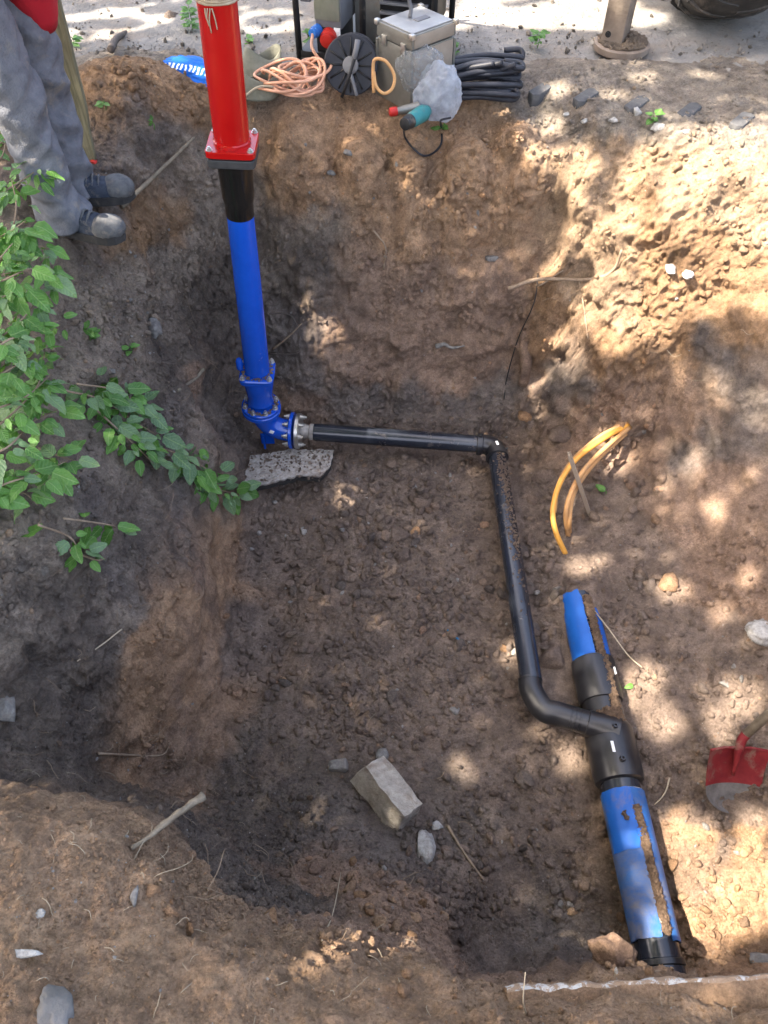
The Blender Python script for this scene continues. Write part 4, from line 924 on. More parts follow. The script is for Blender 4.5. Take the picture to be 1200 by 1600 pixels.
stick('grass_stalk', None, .002, .001, 'straw', 'tall dry stalk rising from the near bank at the bottom', 'grass', pts3=[hit(822, 1585)[0], hit(822, 1585)[0] + Vector((-.012, .02, .06)), hit(822, 1585)[0] + Vector((-.012, .06, .12))], wob=0)
stick('grass_stalk', [(508,1475),(520,1430),(534,1365)], .002, .0012, 'straw', 'thin dry stalk lying on the reddish near slope', 'grass', .012, wob=0)
stick('root', [(330,770),(290,735),(270,690),(240,650)], .004, .0025, 'root_dark', 'dark thin root arching under the leaves of the left bank', 'root', .03)
stick('root', [(150,1180),(200,1176),(250,1180),(262,1160)], .005, .003, 'root', 'pale root curling out of the dark left bank', 'root', .012)
stick('root', [(188,985),(160,1010),(120,1030)], .003, .002, 'straw', 'pale straight rootlet on the dark left bank', 'root', .008)
stick('root', [(700,985),(720,1005)], .004, .004, 'scrap_blue', 'crumpled blue plastic shred on the pit floor', 'plastic', .008)

# orange conduits and the stake
def cable(name, pix, zs, r, mat, lab):
    pp = [WZ(a, b_, z) for (a, b_), z in zip(pix, zs)]; pp = catmull(pp, 8); c = pp[0].copy(); vs, fs = tube_data([p - c for p in pp], r, 14); o = mesh_obj(name, vs, fs, mat); o.location = c
    return tag(o, lab, 'cable')
def hz_(a, b_): return hit(a, b_)[0].z
cable('conduit', [(982,664),(942,686),(900,718),(875,755),(864,795),(868,830),(884,866)], [hz_(985,662)-.01, .36, .33, .30, .26, .21, hz_(884,866)-.01], .0125, 'orange', 'outermost bright orange conduit, arching furthest left')
cable('conduit', [(984,668),(948,698),(912,735),(892,770),(884,805),(888,838)], [hz_(985,664)-.01, .37, .35, .31, .24, hz_(888,838)-.01], .0115, 'tan_cable', 'middle dusty orange conduit behind the grey stake')
cable('conduit', [(978,678),(940,712),(910,748),(894,780),(890,815),(890,834)], [hz_(984,672)-.01, .33, .30, .26, .21, hz_(890,832)-.015], .010, 'tan_cable', 'innermost thin orange conduit nearest the stake')
cable('conduit', [(980,660),(935,684),(893,722),(872,760),(866,800)], [hz_(985,660)-.01, .345, .315, .285, .25], .011, 'tan_cable', 'dusty orange conduit tucked behind the outermost bright one')
f1 = hit(921, 802)[0]; f2 = WZ(889, 708, f1.z + .42); dv = f2 - f1
bm = bmesh.new(); box_bm(bm, (0, 0, dv.length / 2 - .03), (.030, .016, dv.length + .04), None, .002)
for v in bm.verts:
    if v.co.z > dv.length * .9: v.co.x += random.uniform(-.006, .006); v.co.z += random.uniform(-.02, .015)
st = bm_obj('wooden_stake', bm, 'board', None, True); st.location = f1; st.rotation_mode = 'QUATERNION'; st.rotation_quaternion = dv.to_track_quat('Z', 'Y'); tag(st, 'grey wooden stake standing against the orange conduits', 'stake')

# shovel
g0 = hit(1140, 1250)[0]; topc = WZ(1152, 1160, g0.z + .17); hnd = WZ(1235, 1085, g0.z + .42)
sh = empty('shovel', g0, 'red shovel with wooden handle standing in the soil at the right edge', 'shovel')
up_ = (topc - g0); Lb = up_.length; up_.normalize(); rt = Vector((1, 0.05, 0)); rt = (rt - up_ * rt.dot(up_)).normalized(); nb = rt.cross(up_).normalized()
if nb.y > 0: nb = -nb
def blade(name, v0, v1, mat, off):
    bm = bmesh.new(); nu, nv = 18, 14; g = {}
    for side in (0, 1):
        for i in range(nu + 1):
            for j in range(nv + 1):
                u = -1 + 2 * i / nu; v = v0 + (v1 - v0) * j / nv
                hw = .112 * (1 - .10 * (1 - v)) * (1 if v > .3 else math.sqrt(max(0.02, 1 - ((.3 - v) / .36) ** 2)))
                dish = .03 * u * u - .018 * math.sin(v * 3.1) + (.016 * math.exp(-(u / .16) ** 2) * -1 * max(0, v - .35) if True else 0)
                q = g0 + up_ * (v * Lb - .02) + rt * (u * hw) + nb * (dish + off + (.0025 if side else 0))
                g[side, i, j] = bm.verts.new(q)
    for i in range(nu):
        for j in range(nv):
            for s in (0, 1): bm.faces.new((g[s, i, j], g[s, i + 1, j], g[s, i + 1, j + 1], g[s, i, j + 1]))
    for i in range(nu):
        for j in (0, nv): bm.faces.new((g[0, i, j], g[0, i + 1, j], g[1, i + 1, j], g[1, i, j]))
    for j in range(nv):
        for i in (0, nu): bm.faces.new((g[0, i, j], g[0, i, j + 1], g[1, i, j + 1], g[1, i, j]))
    bmesh.ops.recalc_face_normals(bm, faces=bm.faces[:]); return adopt(bm_obj(name, bm, mat, None, True, 50), sh)
blade('blade', .36, 1.0, 'shovel_red', 0); blade('blade_tip', -.06, .36, 'steel_dirty', 0)
tube('tread', [topc + rt * -.112 + nb * .034 - up_ * .016, topc + rt * -.05 + nb * .012 - up_ * .014, topc + rt * .05 + nb * .012 - up_ * .014, topc + rt * .112 + nb * .034 - up_ * .016], .005, 'shovel_red', sh, 8)
hd = (hnd - topc).normalized()
tube('socket', catmull([g0 + up_ * Lb * .45 + nb * .002, topc - up_ * .03 + nb * .016, topc + hd * .02 + nb * .008, topc + hd * .05], 6), [.006 + .011 * min(1, i / 8) for i in range(19)], 'shovel_red', sh, 14)
tube('handle', [topc + hd * t for t in (.035, .3, .6, .9, 1.25)], [.0165, .017, .017, .0165, .016], 'wood_grey', sh, 14)

# limewashed kerb along the near edge
ka = WZ(790, 1539, 1.122); kb = WZ(1215, 1520, 1.144); kb2 = kb + (kb - ka).normalized() * .8; kd = (kb2 - ka).normalized(); kn = Vector((kd.y, -kd.x, 0)).normalized()
bm = bmesh.new(); nK_ = 150; rows = []
for i in range(nK_ + 1):
    c_ = ka + kd * ((kb2 - ka).length * i / nK_); row = []
    for (o_, z_) in ((-.004, -.5), (0.0, -.10), (0.0, -.012), (.005, 0.004), (.012, .005), (.05, .000), (.11, -.022), (.11, -.5)):
        q = c_ + kn * o_ + Vector((0, 0, z_)); ns = Vector((mnoise.noise(q * 30), mnoise.noise(q * 30 + Vector((3, 3, 3))), 1.7 * mnoise.noise(q * 16 + Vector((7, 1, 2))))) * .007
        row.append(bm.verts.new(q + ns))
    rows.append(row)
for i in range(nK_):
    for k in range(7):
        f = bm.faces.new((rows[i][k], rows[i][k + 1], rows[i + 1][k + 1], rows[i + 1][k])); f.material_index = 0 if 1 <= k <= 3 else 1
bm.faces.new(rows[0]).material_index = 1; bm.faces.new(rows[-1][::-1]); bmesh.ops.recalc_face_normals(bm, faces=bm.faces[:])
kerb = bm_obj('kerb', bm, 'kerb', None, True, 50); kerb.data.materials.append(M['clod_N']); tag(kerb, 'buried concrete kerb with flaky white lime at the bottom right edge', 'kerb')

# dark paving pieces showing through the sand on the far right
PW = ['nearest the black hoses', 'second from the black hoses', 'in the middle of the row', 'fourth from the black hoses', 'at the right picture edge']
for i, (a, b_) in enumerate([(845, 145), (915, 153), (995, 162), (1077, 173), (1160, 187)]):
    c_ = hit(a, b_)[0]; c_.z = sorted(drop(c_.x + dx_, c_.y + dy_)[0].z for dx_ in (-.04, 0, .04) for dy_ in (-.05, 0, .05))[5]; bm = bmesh.new(); L2, W2 = .080, .030; ang = math.radians(50)
    o2 = [(-L2, -W2 * .2), (-L2 * .75, -W2), (L2 * .75, -W2), (L2, W2 * .2), (L2 * .75, W2), (-L2 * .75, W2)]
    vs = [bm.verts.new((x * math.cos(ang) - y * math.sin(ang), x * math.sin(ang) + y * math.cos(ang), 0)) for x, y in o2]
    f = bm.faces.new(vs); r = bmesh.ops.extrude_face_region(bm, geom=[f]); 
    for v in r['geom']:
        if isinstance(v, bmesh.types.BMVert): v.co.z -= .06
    bmesh.ops.recalc_face_normals(bm, faces=bm.faces[:]); bmesh.ops.bevel(bm, geom=bm.edges[:], offset=.003, segments=1, affect='EDGES')
    o = bm_obj('paving_stone', bm, 'slab', None, True); o.location = c_ + Vector((0, 0, .007)); tag(o, 'dark slanted paving piece in the sand, ' + PW[i], 'paving stone', 'dark paving pieces on the far right rim')

# ---------------------------------------------------------------- things on the far rim
# metal case
def on_ground(px, py, z=None):
    p = hit(px, py)[0]; return p
cc = WZ(641, 172, 1.50); ry_ = math.radians(41); Rc = rotz(ry_); cw, cd, ch = .245, .215, .30
cen = Vector((cc.x, cc.y, 0)) + Rc @ Vector((cw / 2, cd / 2, 0)); cen.z = 1.49
case = empty('equipment_case', cen, 'upright metal equipment case with clasps standing on the rim', 'case')
def cb(name, l, size, mat, bev=.003, rot=None, par=None):
    return box(name, cen + Rc @ Vector(l), size, mat, par or case, Rc if rot is None else Rc @ rot, bev)
cb('body', (0, 0, ch * .40), (cw, cd, ch * .80), 'alu', .004)
cb('side_panel', (0, -cd / 2 - .001, ch * .40), (cw - .02, .003, ch * .76), 'alu_tan', .001)
cb('lid', (0, 0, ch * .905), (cw + .004, cd + .004, ch * .18), 'alu', .004)
cb('lid_side_panel', (0, -cd / 2 - .003, ch * .905), (cw - .02, .003, ch * .15), 'alu_tan', .001)
cb('lid_top', (0, 0, ch * .995 + .003), (cw - .02, cd - .02, .004), 'alu_lid', .001)
cb('handle_slot', (.02, -.01, ch * .995 + .007), (.07, .03, .004), 'gen_grey', .001)
for y in (-.06, .06): cb('clasp', (-cw / 2 - .005, y, ch * .80), (.008, .028, .04), 'zinc', .002)
for x in (-cw / 2, cw / 2):
    for y in (-cd / 2, cd / 2): cb('corner_cap', (x, y, ch - .004), (.022, .022, .022), 'zinc', .005); cb('edge_strip', (x, y, ch * .4), (.012, .012, ch * .76), 'alu', .003)
lead = [cen + Rc @ Vector((-.01, .03, ch + .006)), cen + Rc @ Vector((-.01, .03, ch + .05)), cen + Rc @ Vector((-.05, .05, ch + .16)), cen + Rc @ Vector((-.11, .12, ch + .25)), cen + Rc @ Vector((-.2, .3, ch + .25))]
tube('lead', catmull(lead, 6), .008, 'gen_grey', case, 10)
# generator in a tube frame
gc = WZ(528, 108, 1.5); gen = empty('generator', gc, 'portable generator in a black tube frame with red and blue sockets', 'generator')
Rg = rotz(math.radians(-16))
def gb(name, l, size, mat, bev=.006, par=None, rot=None): return box(name, gc + Rg @ Vector(l), size, mat, par or gen, Rg if rot is None else Rg @ rot, bev)
fr_ = [(-.17, .02), (.17, .0), (-.17, .50), (.42, .48)]
for (x, y) in [(-.185, .0), (.125, .0), (-.19, .5), (.42, .5), (.42, .12)]: tube('frame_post', [gc + Rg @ Vector((x, y, -.01)), gc + Rg @ Vector((x, y, .62))], .0145, 'frame_black', gen, 14)
for z in (.03, .62):
    for a, b_ in (((-.185, .0), (.125, .0)), ((.125, .0), (.42, .12)), ((.42, .12), (.42, .5)), ((.42, .5), (-.19, .5)), ((-.19, .5), (-.185, .0))): tube('frame_rail', [gc + Rg @ Vector((*a, z)), gc + Rg @ Vector((*b_, z))], .013, 'frame_black', gen, 12)
gb('control_box', (-.04, .12, .27), (.125, .22, .22), 'gen_grey', .008); pn = gb('control_panel', (-.042, .008, .28), (.118, .012, .17), 'gen_green', .004)
for (x, z) in ((-.08, .32), (-.005, .32), (-.04, .335)): profile('knob', gc + Rg @ Vector((x, .003, z)), Rg @ Vector((0, -1, 0)), [(0, .014), (.016, .013), (.018, .01)], 'frame_black', gen, 16)
gb('sticker', (.006, .001, .345), (.012, .003, .02), 'white', .0006)
gb('socket_box', (-.04, .10, .11), (.12, .18, .12), 'frame_black', .006)
profile('red_socket', gc + Rg @ Vector((-.035, .01, .135)), Rg @ Vector((0, -1, -.15)), [(0, .036), (.03, .036), (.032, .031), (.05, .031), (.052, .026)], 'plug_red', gen, 24)
profile('blue_socket', gc + Rg @ Vector((-.088, .01, .155)), Rg @ Vector((-.3, -1, -.1)), [(0, .024), (.03, .024), (.032, .02), (.05, .02)], 'plug_blue', gen, 20)
gb('white_plate', (.002, .006, .14), (.03, .004, .06), 'white', .001)
gb('alternator', (.10, .28, .16), (.14, .22, .22), 'alu', .02); gb('engine_block', (.27, .32, .28), (.26, .30, .34), 'frame_black', .02)
for z in (.2, .24, .28, .32): gb('cooling_fin', (.27, .155, z), (.22, .03, .01), 'gen_grey', .002)
gb('skid', (.1, .24, .05), (.56, .5, .03), 'frame_black', .004); gb('side_skirt', (-.15, .04, .30), (.05, .02, .10), 'gen_grey', .006)
pk = tube('plug_lead', catmull([gc + Rg @ Vector((-.10, -.035, .15)), gc + Rg @ Vector((-.09, -.08, .11)), gc + Rg @ Vector((-.03, -.12, .06)), gc + Rg @ Vector((-.02, -.14, .02))], 6), .007, 'peach', gen, 8)
# board leaning behind
p_ = WZ(620, 75, 1.5); bd = box('board', (0, 0, .09), (.34, .02, .20), 'board', None, Matrix.Rotation(-.1, 3, 'X'), .002); bd.location = p_ + Vector((0.02, .28, .12)); bd.rotation_euler = (0, -.22, .15); tag(bd, 'pale wooden board behind the metal case', 'board')
# cable reel
rc = WZ(549, 152, 1.51); reel = empty('cable_reel', rc, 'round black cable reel with a pale handle bar leaning on the rim', 'cable reel')
rn = Vector((-.12, -1, .32)).normalized(); rcen = rc + Vector((0, .04, .115))
for o_, nm in ((0, 'reel_disc'), (.09, 'reel_disc')):
    profile(nm, rcen - rn * o_, -rn, [(0, .112), (.003, .117), (.012, .117), (.014, .110)], 'hose_black', reel, 48)
profile('drum', rcen, -rn, [(.01, .06), (.085, .06)], 'frame_black', reel, 32)
ru = rn.cross(Vector((0, 0, 1))).normalized(); rv = ru.cross(rn)
for k in range(12):
    a = k / 12 * 6.28; c_ = rcen + rn * .002; tube('rib', [c_ + (ru * math.cos(a) + rv * math.sin(a)) * .035, c_ + (ru * math.cos(a) + rv * math.sin(a)) * .104], .004, 'frame_black', reel, 6)
profile('hub', rcen + rn * .014, -rn, [(0, .02), (.004, .034), (.02, .036)], 'gen_grey', reel, 24)
tube('handle_bar', [WY(534, 152, rcen.y - .07), WY(546, 118, rcen.y - .06), WY(556, 84, rcen.y - .03), WY(558, 64, rcen.y)], .007, 'frame_black', reel, 10); tube('handle_grip', [WY(553, 92, rcen.y - .035), WY(557, 76, rcen.y - .02), WY(559, 62, rcen.y - .005)], .0115, 'gen_grey', reel, 10)
tube('stand_bar', [rcen + rn * .02 + rv * -.02, rcen + rn * .045 + ru * -.035 + rv * -.11], .0075, 'gen_grey', reel, 10)
# peach cable in loose loops
cb0 = WZ(462, 140, 1.53); pp = []
for k in range(230):
    t = k / 230; a = t * 6.28 * 10.5; lo = .10 + .05 * mnoise.noise(Vector((t * 14, 0, 0)))
    c_ = cb0 + Vector((.085 * mnoise.noise(Vector((t * 9, 3, 1))) + .10 * (t - .5), .04 * mnoise.noise(Vector((t * 9, 7, 1))), .035 + .045 * abs(mnoise.noise(Vector((t * 12, 1, 9))))))
    pp.append(c_ + Vector((math.cos(a) * lo * 1.05, math.sin(a) * lo * .75, max(-.03, math.sin(a * 1.0 + t * 9) * .025 * (1 + t) + .02 * math.sin(a * 2)))))
co = mesh_obj('extension_cable', *tube_data([p - cb0 for p in catmull(pp, 2)], .0062, 7), 'peach'); co.location = cb0; tag(co, 'tangled peach coloured extension cable on the rim left of the reel', 'cable')
lp_ = [WY(505, 105, 3.62) , WY(497, 118, 3.60), WY(478, 120, 3.60), WY(468, 105, 3.62), WY(475, 94, 3.66), WY(495, 94, 3.66), WY(508, 112, 3.62), WY(500, 132, 3.56), WY(480, 140, 3.5)]
co = mesh_obj('cable_loop', *tube_data([p - lp_[0] for p in catmull(lp_, 8)], .0062, 8), 'peach'); co.location = lp_[0]; tag(co, 'single upright peach cable loop in front of the generator', 'cable')
lp_ = [WY(584, 145, 3.33), WY(583, 110, 3.36), WY(586, 93, 3.37), WY(603, 96, 3.36), WY(616, 118, 3.34), WY(613, 138, 3.32), WY(600, 146, 3.31), WY(588, 135, 3.32), WY(584, 112, 3.35)]
co = mesh_obj('hose_loop', *tube_data([p - lp_[0] for p in catmull(lp_, 8)], .0068, 8), 'tan_cable'); co.location = lp_[0]; tag(co, 'tan hose loop resting against the metal case', 'hose')
# canvas bag
cv = WZ(408, 145, 1.52); bg_ = empty('canvas_bag', cv, 'open olive canvas bag beside the red hydrant column', 'bag')
def bag_body(loc, size, seed, mat, name, par, crump=.25, freq=3.0, sub=5):
    bm = bmesh.new(); bmesh.ops.create_icosphere(bm, subdivisions=sub, radius=1)
    for v in bm.verts:
        d_ = v.co.normalized(); o_ = Vector((seed * 3.3, seed, -seed))
        k = 1 + crump * (1 - 2 * abs(mnoise.noise(d_ * freq * .6 + o_))) * .6 + crump * .7 * (0.5 - abs(mnoise.noise(d_ * freq * 1.6 + o_))) + crump * .35 * (0.5 - abs(mnoise.noise(d_ * freq * 4 + o_)))
        v.co = Vector((d_.x * size[0], d_.y * size[1], max(-.8, d_.z) * size[2])) * k
    for v in bm.verts: v.co += Vector(loc)
    o = bm_obj(name, bm, mat, None, True, 60)
    if par: adopt(o, par)
    return o
def open_bag(c, rx_, ry2, h, lean, name, par):
    vs = []; fs = []; n = 40; lv = 8
    for s, off in ((0, 0), (1, -.006)):
        for j in range(lv + 1):
            t = j / lv
            for k in range(n):
                a = k / n * 6.283; f_ = 1 + .12 * mnoise.noise(Vector((math.cos(a) * 1.5, math.sin(a) * 1.5, t * 2 + c.x * 9))) - .15 * t * abs(math.sin(a))
                vs.append(c + Vector((math.cos(a) * (rx_ + off) * f_ + lean[0] * t, math.sin(a) * (ry2 + off) * f_ * (1 - .45 * t) + lean[1] * t, h * t * (1 + .2 * math.sin(a * 2 + .6)))))
    m_ = (lv + 1) * n
    for s in (0, 1):
        for j in range(lv):
            for k in range(n):
                a_, b_ = s * m_ + j * n + k, s * m_ + j * n + (k + 1) % n; fs.append((a_, b_, b_ + n, a_ + n) if s == 0 else (a_, a_ + n, b_ + n, b_))
    for k in range(n):
        a_, b_ = lv * n + k, lv * n + (k + 1) % n; fs.append((a_, b_, b_ + m_, a_ + m_))
    fs.append(tuple(range(n))[::-1]); o = mesh_obj(name, vs, fs, 'canvas'); adopt(o, par)
open_bag(cv + Vector((-.015, .10, -.01)), .085, .07, .12, (.02, .05), 'bag_back', bg_); open_bag(cv + Vector((-.01, -.005, -.01)), .088, .06, .085, (.0, .0), 'bag_front', bg_)
tube('strap', catmull([cv + Vector((-.06, -.08, .02)), cv + Vector((.0, -.075, .055)), cv + Vector((.06, -.06, .05)), cv + Vector((.1, -.02, .01))], 6), .005, 'straw', bg_, 8)
# blue plastic bag, with white print
bb = WZ(300, 130, 1.54); o = bag_body((0, 0, 0), (.125, .075, .035), 4, 'bag_blue', 'plastic_bag', None, .35, 3.2); o.location = bb + Vector((.012, .035, .022)); o.rotation_euler = (.25, .12, -.2); tag(o, 'crumpled blue plastic bag with white print left of the red column', 'bag')
# clear bags with the tool
b1p = WZ(672, 182, 1.50); o = bag_body((0, 0, 0), (.076, .062, .092), 7, 'bag_white', 'plastic_bag', None, .42, 1.7); o.location = b1p + Vector((.03, .02, .085)); tag(o, 'nearer milky plastic bag with a bluish tint, lower right of the pair', 'bag')
o = bag_body((0, 0, 0), (.078, .055, .07), 9, 'bag_clear', 'plastic_bag', None, .42, 1.7); o.location = WZ(652, 172, 1.5) + Vector((.005, .03, .155)); tag(o, 'upper clear plastic bag against the metal case', 'bag')
# power tool and its lead
tA = WZ(606, 176, 1.545); tB = WZ(640, 170, 1.55); tC = WZ(636, 192, 1.56); tD = WZ(664, 175, 1.55)
pt = empty('power_tool', WZ(640, 185, 1.52), 'teal electric power tool lying on the rim before the bags', 'tool')
ta = (tD - tC).normalized(); tl = (tD - tC).length
profile('tool_body', tC, ta, [(0, .018), (.006, .026), (.03, .029), (.05, .031), (tl * .9, .033), (tl, .026), (tl + .02, .02)], 'teal', pt, 24)
profile('end_grip', tC - ta * .022, ta, [(0, .015), (.004, .024), (.03, .0275), (.045, .029)], 'frame_black', pt, 24)
tn = (tA - tB).normalized(); profile('nose', tB - tn * .04, tn, [(0, .022), (.06, .018), (.09, .014), (.10, .014)], 'alu', pt, 18); profile('tip', tB + tn * .055, tn, [(0, .017), (.012, .019), (.03, .017), (.033, .012)], 'plug_red', pt, 18)
cord = [tC - ta * .02, WZ(631, 200, 1.50)] + [hit(a, b_, .012)[0] for a, b_ in ((634, 218), (645, 236), (660, 246), (676, 240), (687, 222), (690, 200))] + [WZ(689, 188, 1.53), WZ(704, 184, 1.53)]
tube('lead', catmull(cord, 6), .0045, 'hose_black', pt, 8)
# black hoses in a bundle
hb = WZ(752, 165, 1.50); hs = empty('hose_bundle', hb, 'bundle of thick black hoses folded in a heap on the rim', 'hose')
for k in range(15):
    lv = k // 3; z = .015 + .026 * lv + random.uniform(-.004, .004); yy = .02 + (k % 3) * .055 + random.uniform(-.012, .012) + lv * .012; L_ = random.uniform(.125, .155); ta_ = random.uniform(-.12, .14)
    p0 = hb + Vector((-L_ + random.uniform(-.01, .01), yy, z)); p1 = hb + Vector((L_ + random.uniform(-.02, .01), yy + ta_ * .4, z + random.uniform(-.006, .01)))
    mid = (p0 + p1) / 2 + Vector((0, random.uniform(-.03, .03), random.uniform(0, .018)))
    pts_ = [p0, mid, p1]
    if random.random() < .6: pts_ += [p1 + Vector((.028, .012, random.uniform(-.012, .02))), p1 + Vector((.018, .045, random.uniform(-.01, .02))), p1 + Vector((-.05, .055, .005))]
    tube('hose', catmull(pts_, 8), .0118, 'hose_black', hs, 12)
for e_ in ([(733, 108), (760, 104), (785, 98)], [(760, 118), (785, 108), (806, 101)], [(705, 112), (735, 106), (772, 100)]):
    tube('hose', catmull([WY(a, b_, hb.y + .11 - .02 * i) for i, (a, b_) in enumerate(e_)], 8), .0118, 'hose_black', hs, 12)

# ---------------------------------------------------------------- machine: stabiliser leg and wheel
lg = WZ(957, 76, 1.50); mach = empty('backhoe', lg, 'parked digging machine, its steel stabiliser leg and dusty tyre on the road', 'machine')
Rl = rotz(math.radians(-32))
box('stabiliser_leg', lg + Vector((.0, .0, .43)), (.105, .10, .86), 'machine', mach, Rl, .006)
profile('pin', lg + Rl @ Vector((-.02, -.049, .075)), Rl @ Vector((0, -1, 0)), [(0, .014), (.004, .014), (.0042, .009), (.01, .009)], 'frame_black', mach, 16)
pd = WZ(970, 76, 1.50); profile('foot_pad', pd + Vector((0, 0, -.004)), (0, 0, 1), [(0, .125), (.006, .132), (.03, .132), (.036, .122), (.037, .0)], 'machine', mach, 44)
its = []
for k in range(700):
    a = random.uniform(0, 6.28); r = .115 * math.sqrt(random.random()); s = random.uniform(.004, .011); h_ = .05 * max(0, 1 - abs(r * math.cos(a) - .03) / .09) * max(0, 1 - r / .12)
    its.append((tuple(pd + Vector((r * math.cos(a), r * math.sin(a), .038 + h_ * random.random()))), (s, s, s * .8), rq(), (.20, .16, .125)))
adopt(instance_joined('soil_heap', its, 1, None, 'soil'), mach)
wy = 4.52; wcx = WZ(1114, 40, 1.5).x + .02; wz_ = 1.5 + .60
prof = [(-.20, .33), (-.225, .36), (-.245, .42), (-.235, .49), (-.20, .545), (-.15, .58), (-.08, .597), (0, .60), (.08, .597), (.15, .58), (.20, .545), (.235, .49), (.245, .42), (.225, .36), (.20, .33)]
ty = profile('tyre', (wcx, wy, wz_), (1, 0, 0), prof, 'tyre', mach, 72)
profile('rim', (wcx, wy, wz_), (1, 0, 0), [(-.19, .34), (-.17, .30), (-.05, .28), (-.045, .12), (-.10, .10), (-.10, .06), (.19, .06), (.19, .34)], 'machine', mach, 48)
vs_, fs_ = [], []
for k in range(26):
    for s in (-1, 1):
        a = (k + (.5 if s > 0 else 0)) / 26 * 2 * math.pi; bm = bmesh.new()
        for i in range(6):
            t = i / 5; x = s * (.012 + .21 * t); aa = a + .10 * t * 1; rr = .600 - .004 - .055 * t ** 3
            for (da, dr) in ((-.028, -.02), (-.022, .022), (.022, .022), (.028, -.02)): bm.verts.new((wcx + x, wy + math.sin(aa + da) * (rr + dr), wz_ + math.cos(aa + da) * (rr + dr)))
        bm.verts.ensure_lookup_table(); L2 = list(bm.verts); o_ = len(vs_); vs_ += [v.co.copy() for v in L2]
        for i in range(5):
            for q in range(4): fs_.append((o_ + i * 4 + q, o_ + i * 4 + (q + 1) % 4, o_ + i * 4 + 4 + (q + 1) % 4, o_ + i * 4 + 4 + q))
        fs_.append((o_, o_ + 1, o_ + 2, o_ + 3)); fs_.append((o_ + 23, o_ + 22, o_ + 21, o_ + 20)); bm.free()
tr_ = mesh_obj('tread', vs_, fs_, 'tyre', None, False); tr_.location = (0, 0, .016); adopt(tr_, mach); tr_.parent = ty; tr_.matrix_parent_inverse = Matrix.Identity(4)
box('axle', (wcx + .9, wy, wz_), (1.5, .16, .18), 'frame_black', mach, None, .02); box('rear_frame', (wcx + .55, wy + .6, wz_ + .42), (2.0, 2.2, .35), 'machine', mach, None, .03)
box('outrigger_beam', (lg.x + .5, lg.y + .08, 1.5 + .9), (1.2, .14, .16), 'machine', mach, None, .01)

# ---------------------------------------------------------------- person at the left edge
fA = hit(112, 368)[0]; fB = hit(120, 322)[0]
fA = Vector((fA.x, fA.y, fA.z)); fB = Vector((fB.x, fB.y, fB.z))
per = empty('person', (fA + fB) / 2, 'person in grey work trousers and red jacket standing at the pit edge', 'person')
def loft(name, rings, mat, par, n=36, fold=.0, seed=0, closed=True, fz=26):
    """rings: (centre, rx, ry, heading angle)"""
    vs = []; fs = []
    for (c, a_, b_, h_) in rings:
        for k in range(n):
            t = k / n * 6.283; x, y = math.cos(t) * a_, math.sin(t) * b_; q = Vector((x * math.cos(h_) - y * math.sin(h_), x * math.sin(h_) + y * math.cos(h_), 0)); p = c + q
            dn = q.normalized(); f_ = fold * (1.1 * (.6 - 2 * abs(mnoise.noise(Vector((p.x * 5 + seed, p.y * 5, p.z * 7.5 + p.x * 6))))) + .55 * (.6 - 2 * abs(mnoise.noise(Vector((p.x * 11, p.y * 11 + seed, p.z * 15 - p.y * 9))))) + .2 * mnoise.noise(p * 30))
            vs.append(p + dn * f_)
    m_ = len(rings)
    for i in range(m_ - 1):
        for k in range(n): fs.append((i * n + k, i * n + (k + 1) % n, (i + 1) * n + (k + 1) % n, (i + 1) * n + k))
    fs.append(tuple(range(n))[::-1]); fs.append(tuple((m_ - 1) * n + k for k in range(n)))
    o = mesh_obj(name, vs, fs, mat)
    if par: adopt(o, par)
    return o
hip = (fA + fB) / 2 + Vector((-.06, .02, .92)); hip.z = max(fA.z, fB.z) + .90
def leg_rings(f, hx, ks):
    hem = f + Vector((0, 0, .055)); knee = f.lerp(hip + hx, .53) + ks; knee.z = f.z + .50; top = hip + hx + Vector((0, 0, .30 if hx.y < 0 else .03)); rings = []
    for i in range(101):
        t = i / 100
        if t < .52: c = hem.lerp(knee, t / .52)
        else: c = knee.lerp(top, (t - .52) / .48)
        r = .074 + .012 * math.exp(-(t / .07) ** 2) - .006 * math.sin(min(1, t / .5) * 3.14) + .030 * max(0, t - .45) / .55
        rings.append((c, r * 1.12, r * .95, .3))
    return rings
loft('trouser_leg', leg_rings(fA, Vector((-.02, -.09, 0)), Vector((.02, -.02, 0))), 'trousers', per, 72, .021, 3); loft('trouser_leg', leg_rings(fB, Vector((.02, .09, 0)), Vector((.03, .02, 0))), 'trousers', per, 72, .021, 8)
kp = fA + Vector((.05, -.09, .56)); 
loft('trouser_seat', [(hip + Vector((0, 0, z)), .14 + .01 * math.sin(z * 9), .19 - abs(z) * .1, .25) for z in np.linspace(-.10, .12, 10)], 'trousers', per, 40, .006, 5)
# jacket: hem hangs open over the right hip
loft('jacket', [(hip + Vector((.12 - .11 * t, .13 - .09 * t, -.30 + .98 * t)), (.135 + .04 * math.sin(t * 3.1)) * (.3 + .7 * min(1, t * 4)), (.07 + .17 * min(1, t * 2)), .25) for t in np.linspace(0, 1, 26)] + [(hip + Vector((0, .03, .73)), .07, .07, .25)], 'jacket_red', per, 44, .008, 2)
sh_z = hip + Vector((0, .03, .62))
for s in (-1, 1):
    s0 = sh_z + Vector((.05 * -s, s * .20, 0)); el_ = s0 + Vector((.06, s * .06, -.29)); wr = el_ + Vector((.22, -s * .05, -.10))
    pts_ = catmull([s0, s0.lerp(el_, .5) + Vector((0, s * .01, 0)), el_, el_.lerp(wr, .5), wr], 5); tube('sleeve', pts_, [.068 - .026 * i / (len(pts_) - 1) for i in range(len(pts_))], 'jacket_red', per, 18, .25)
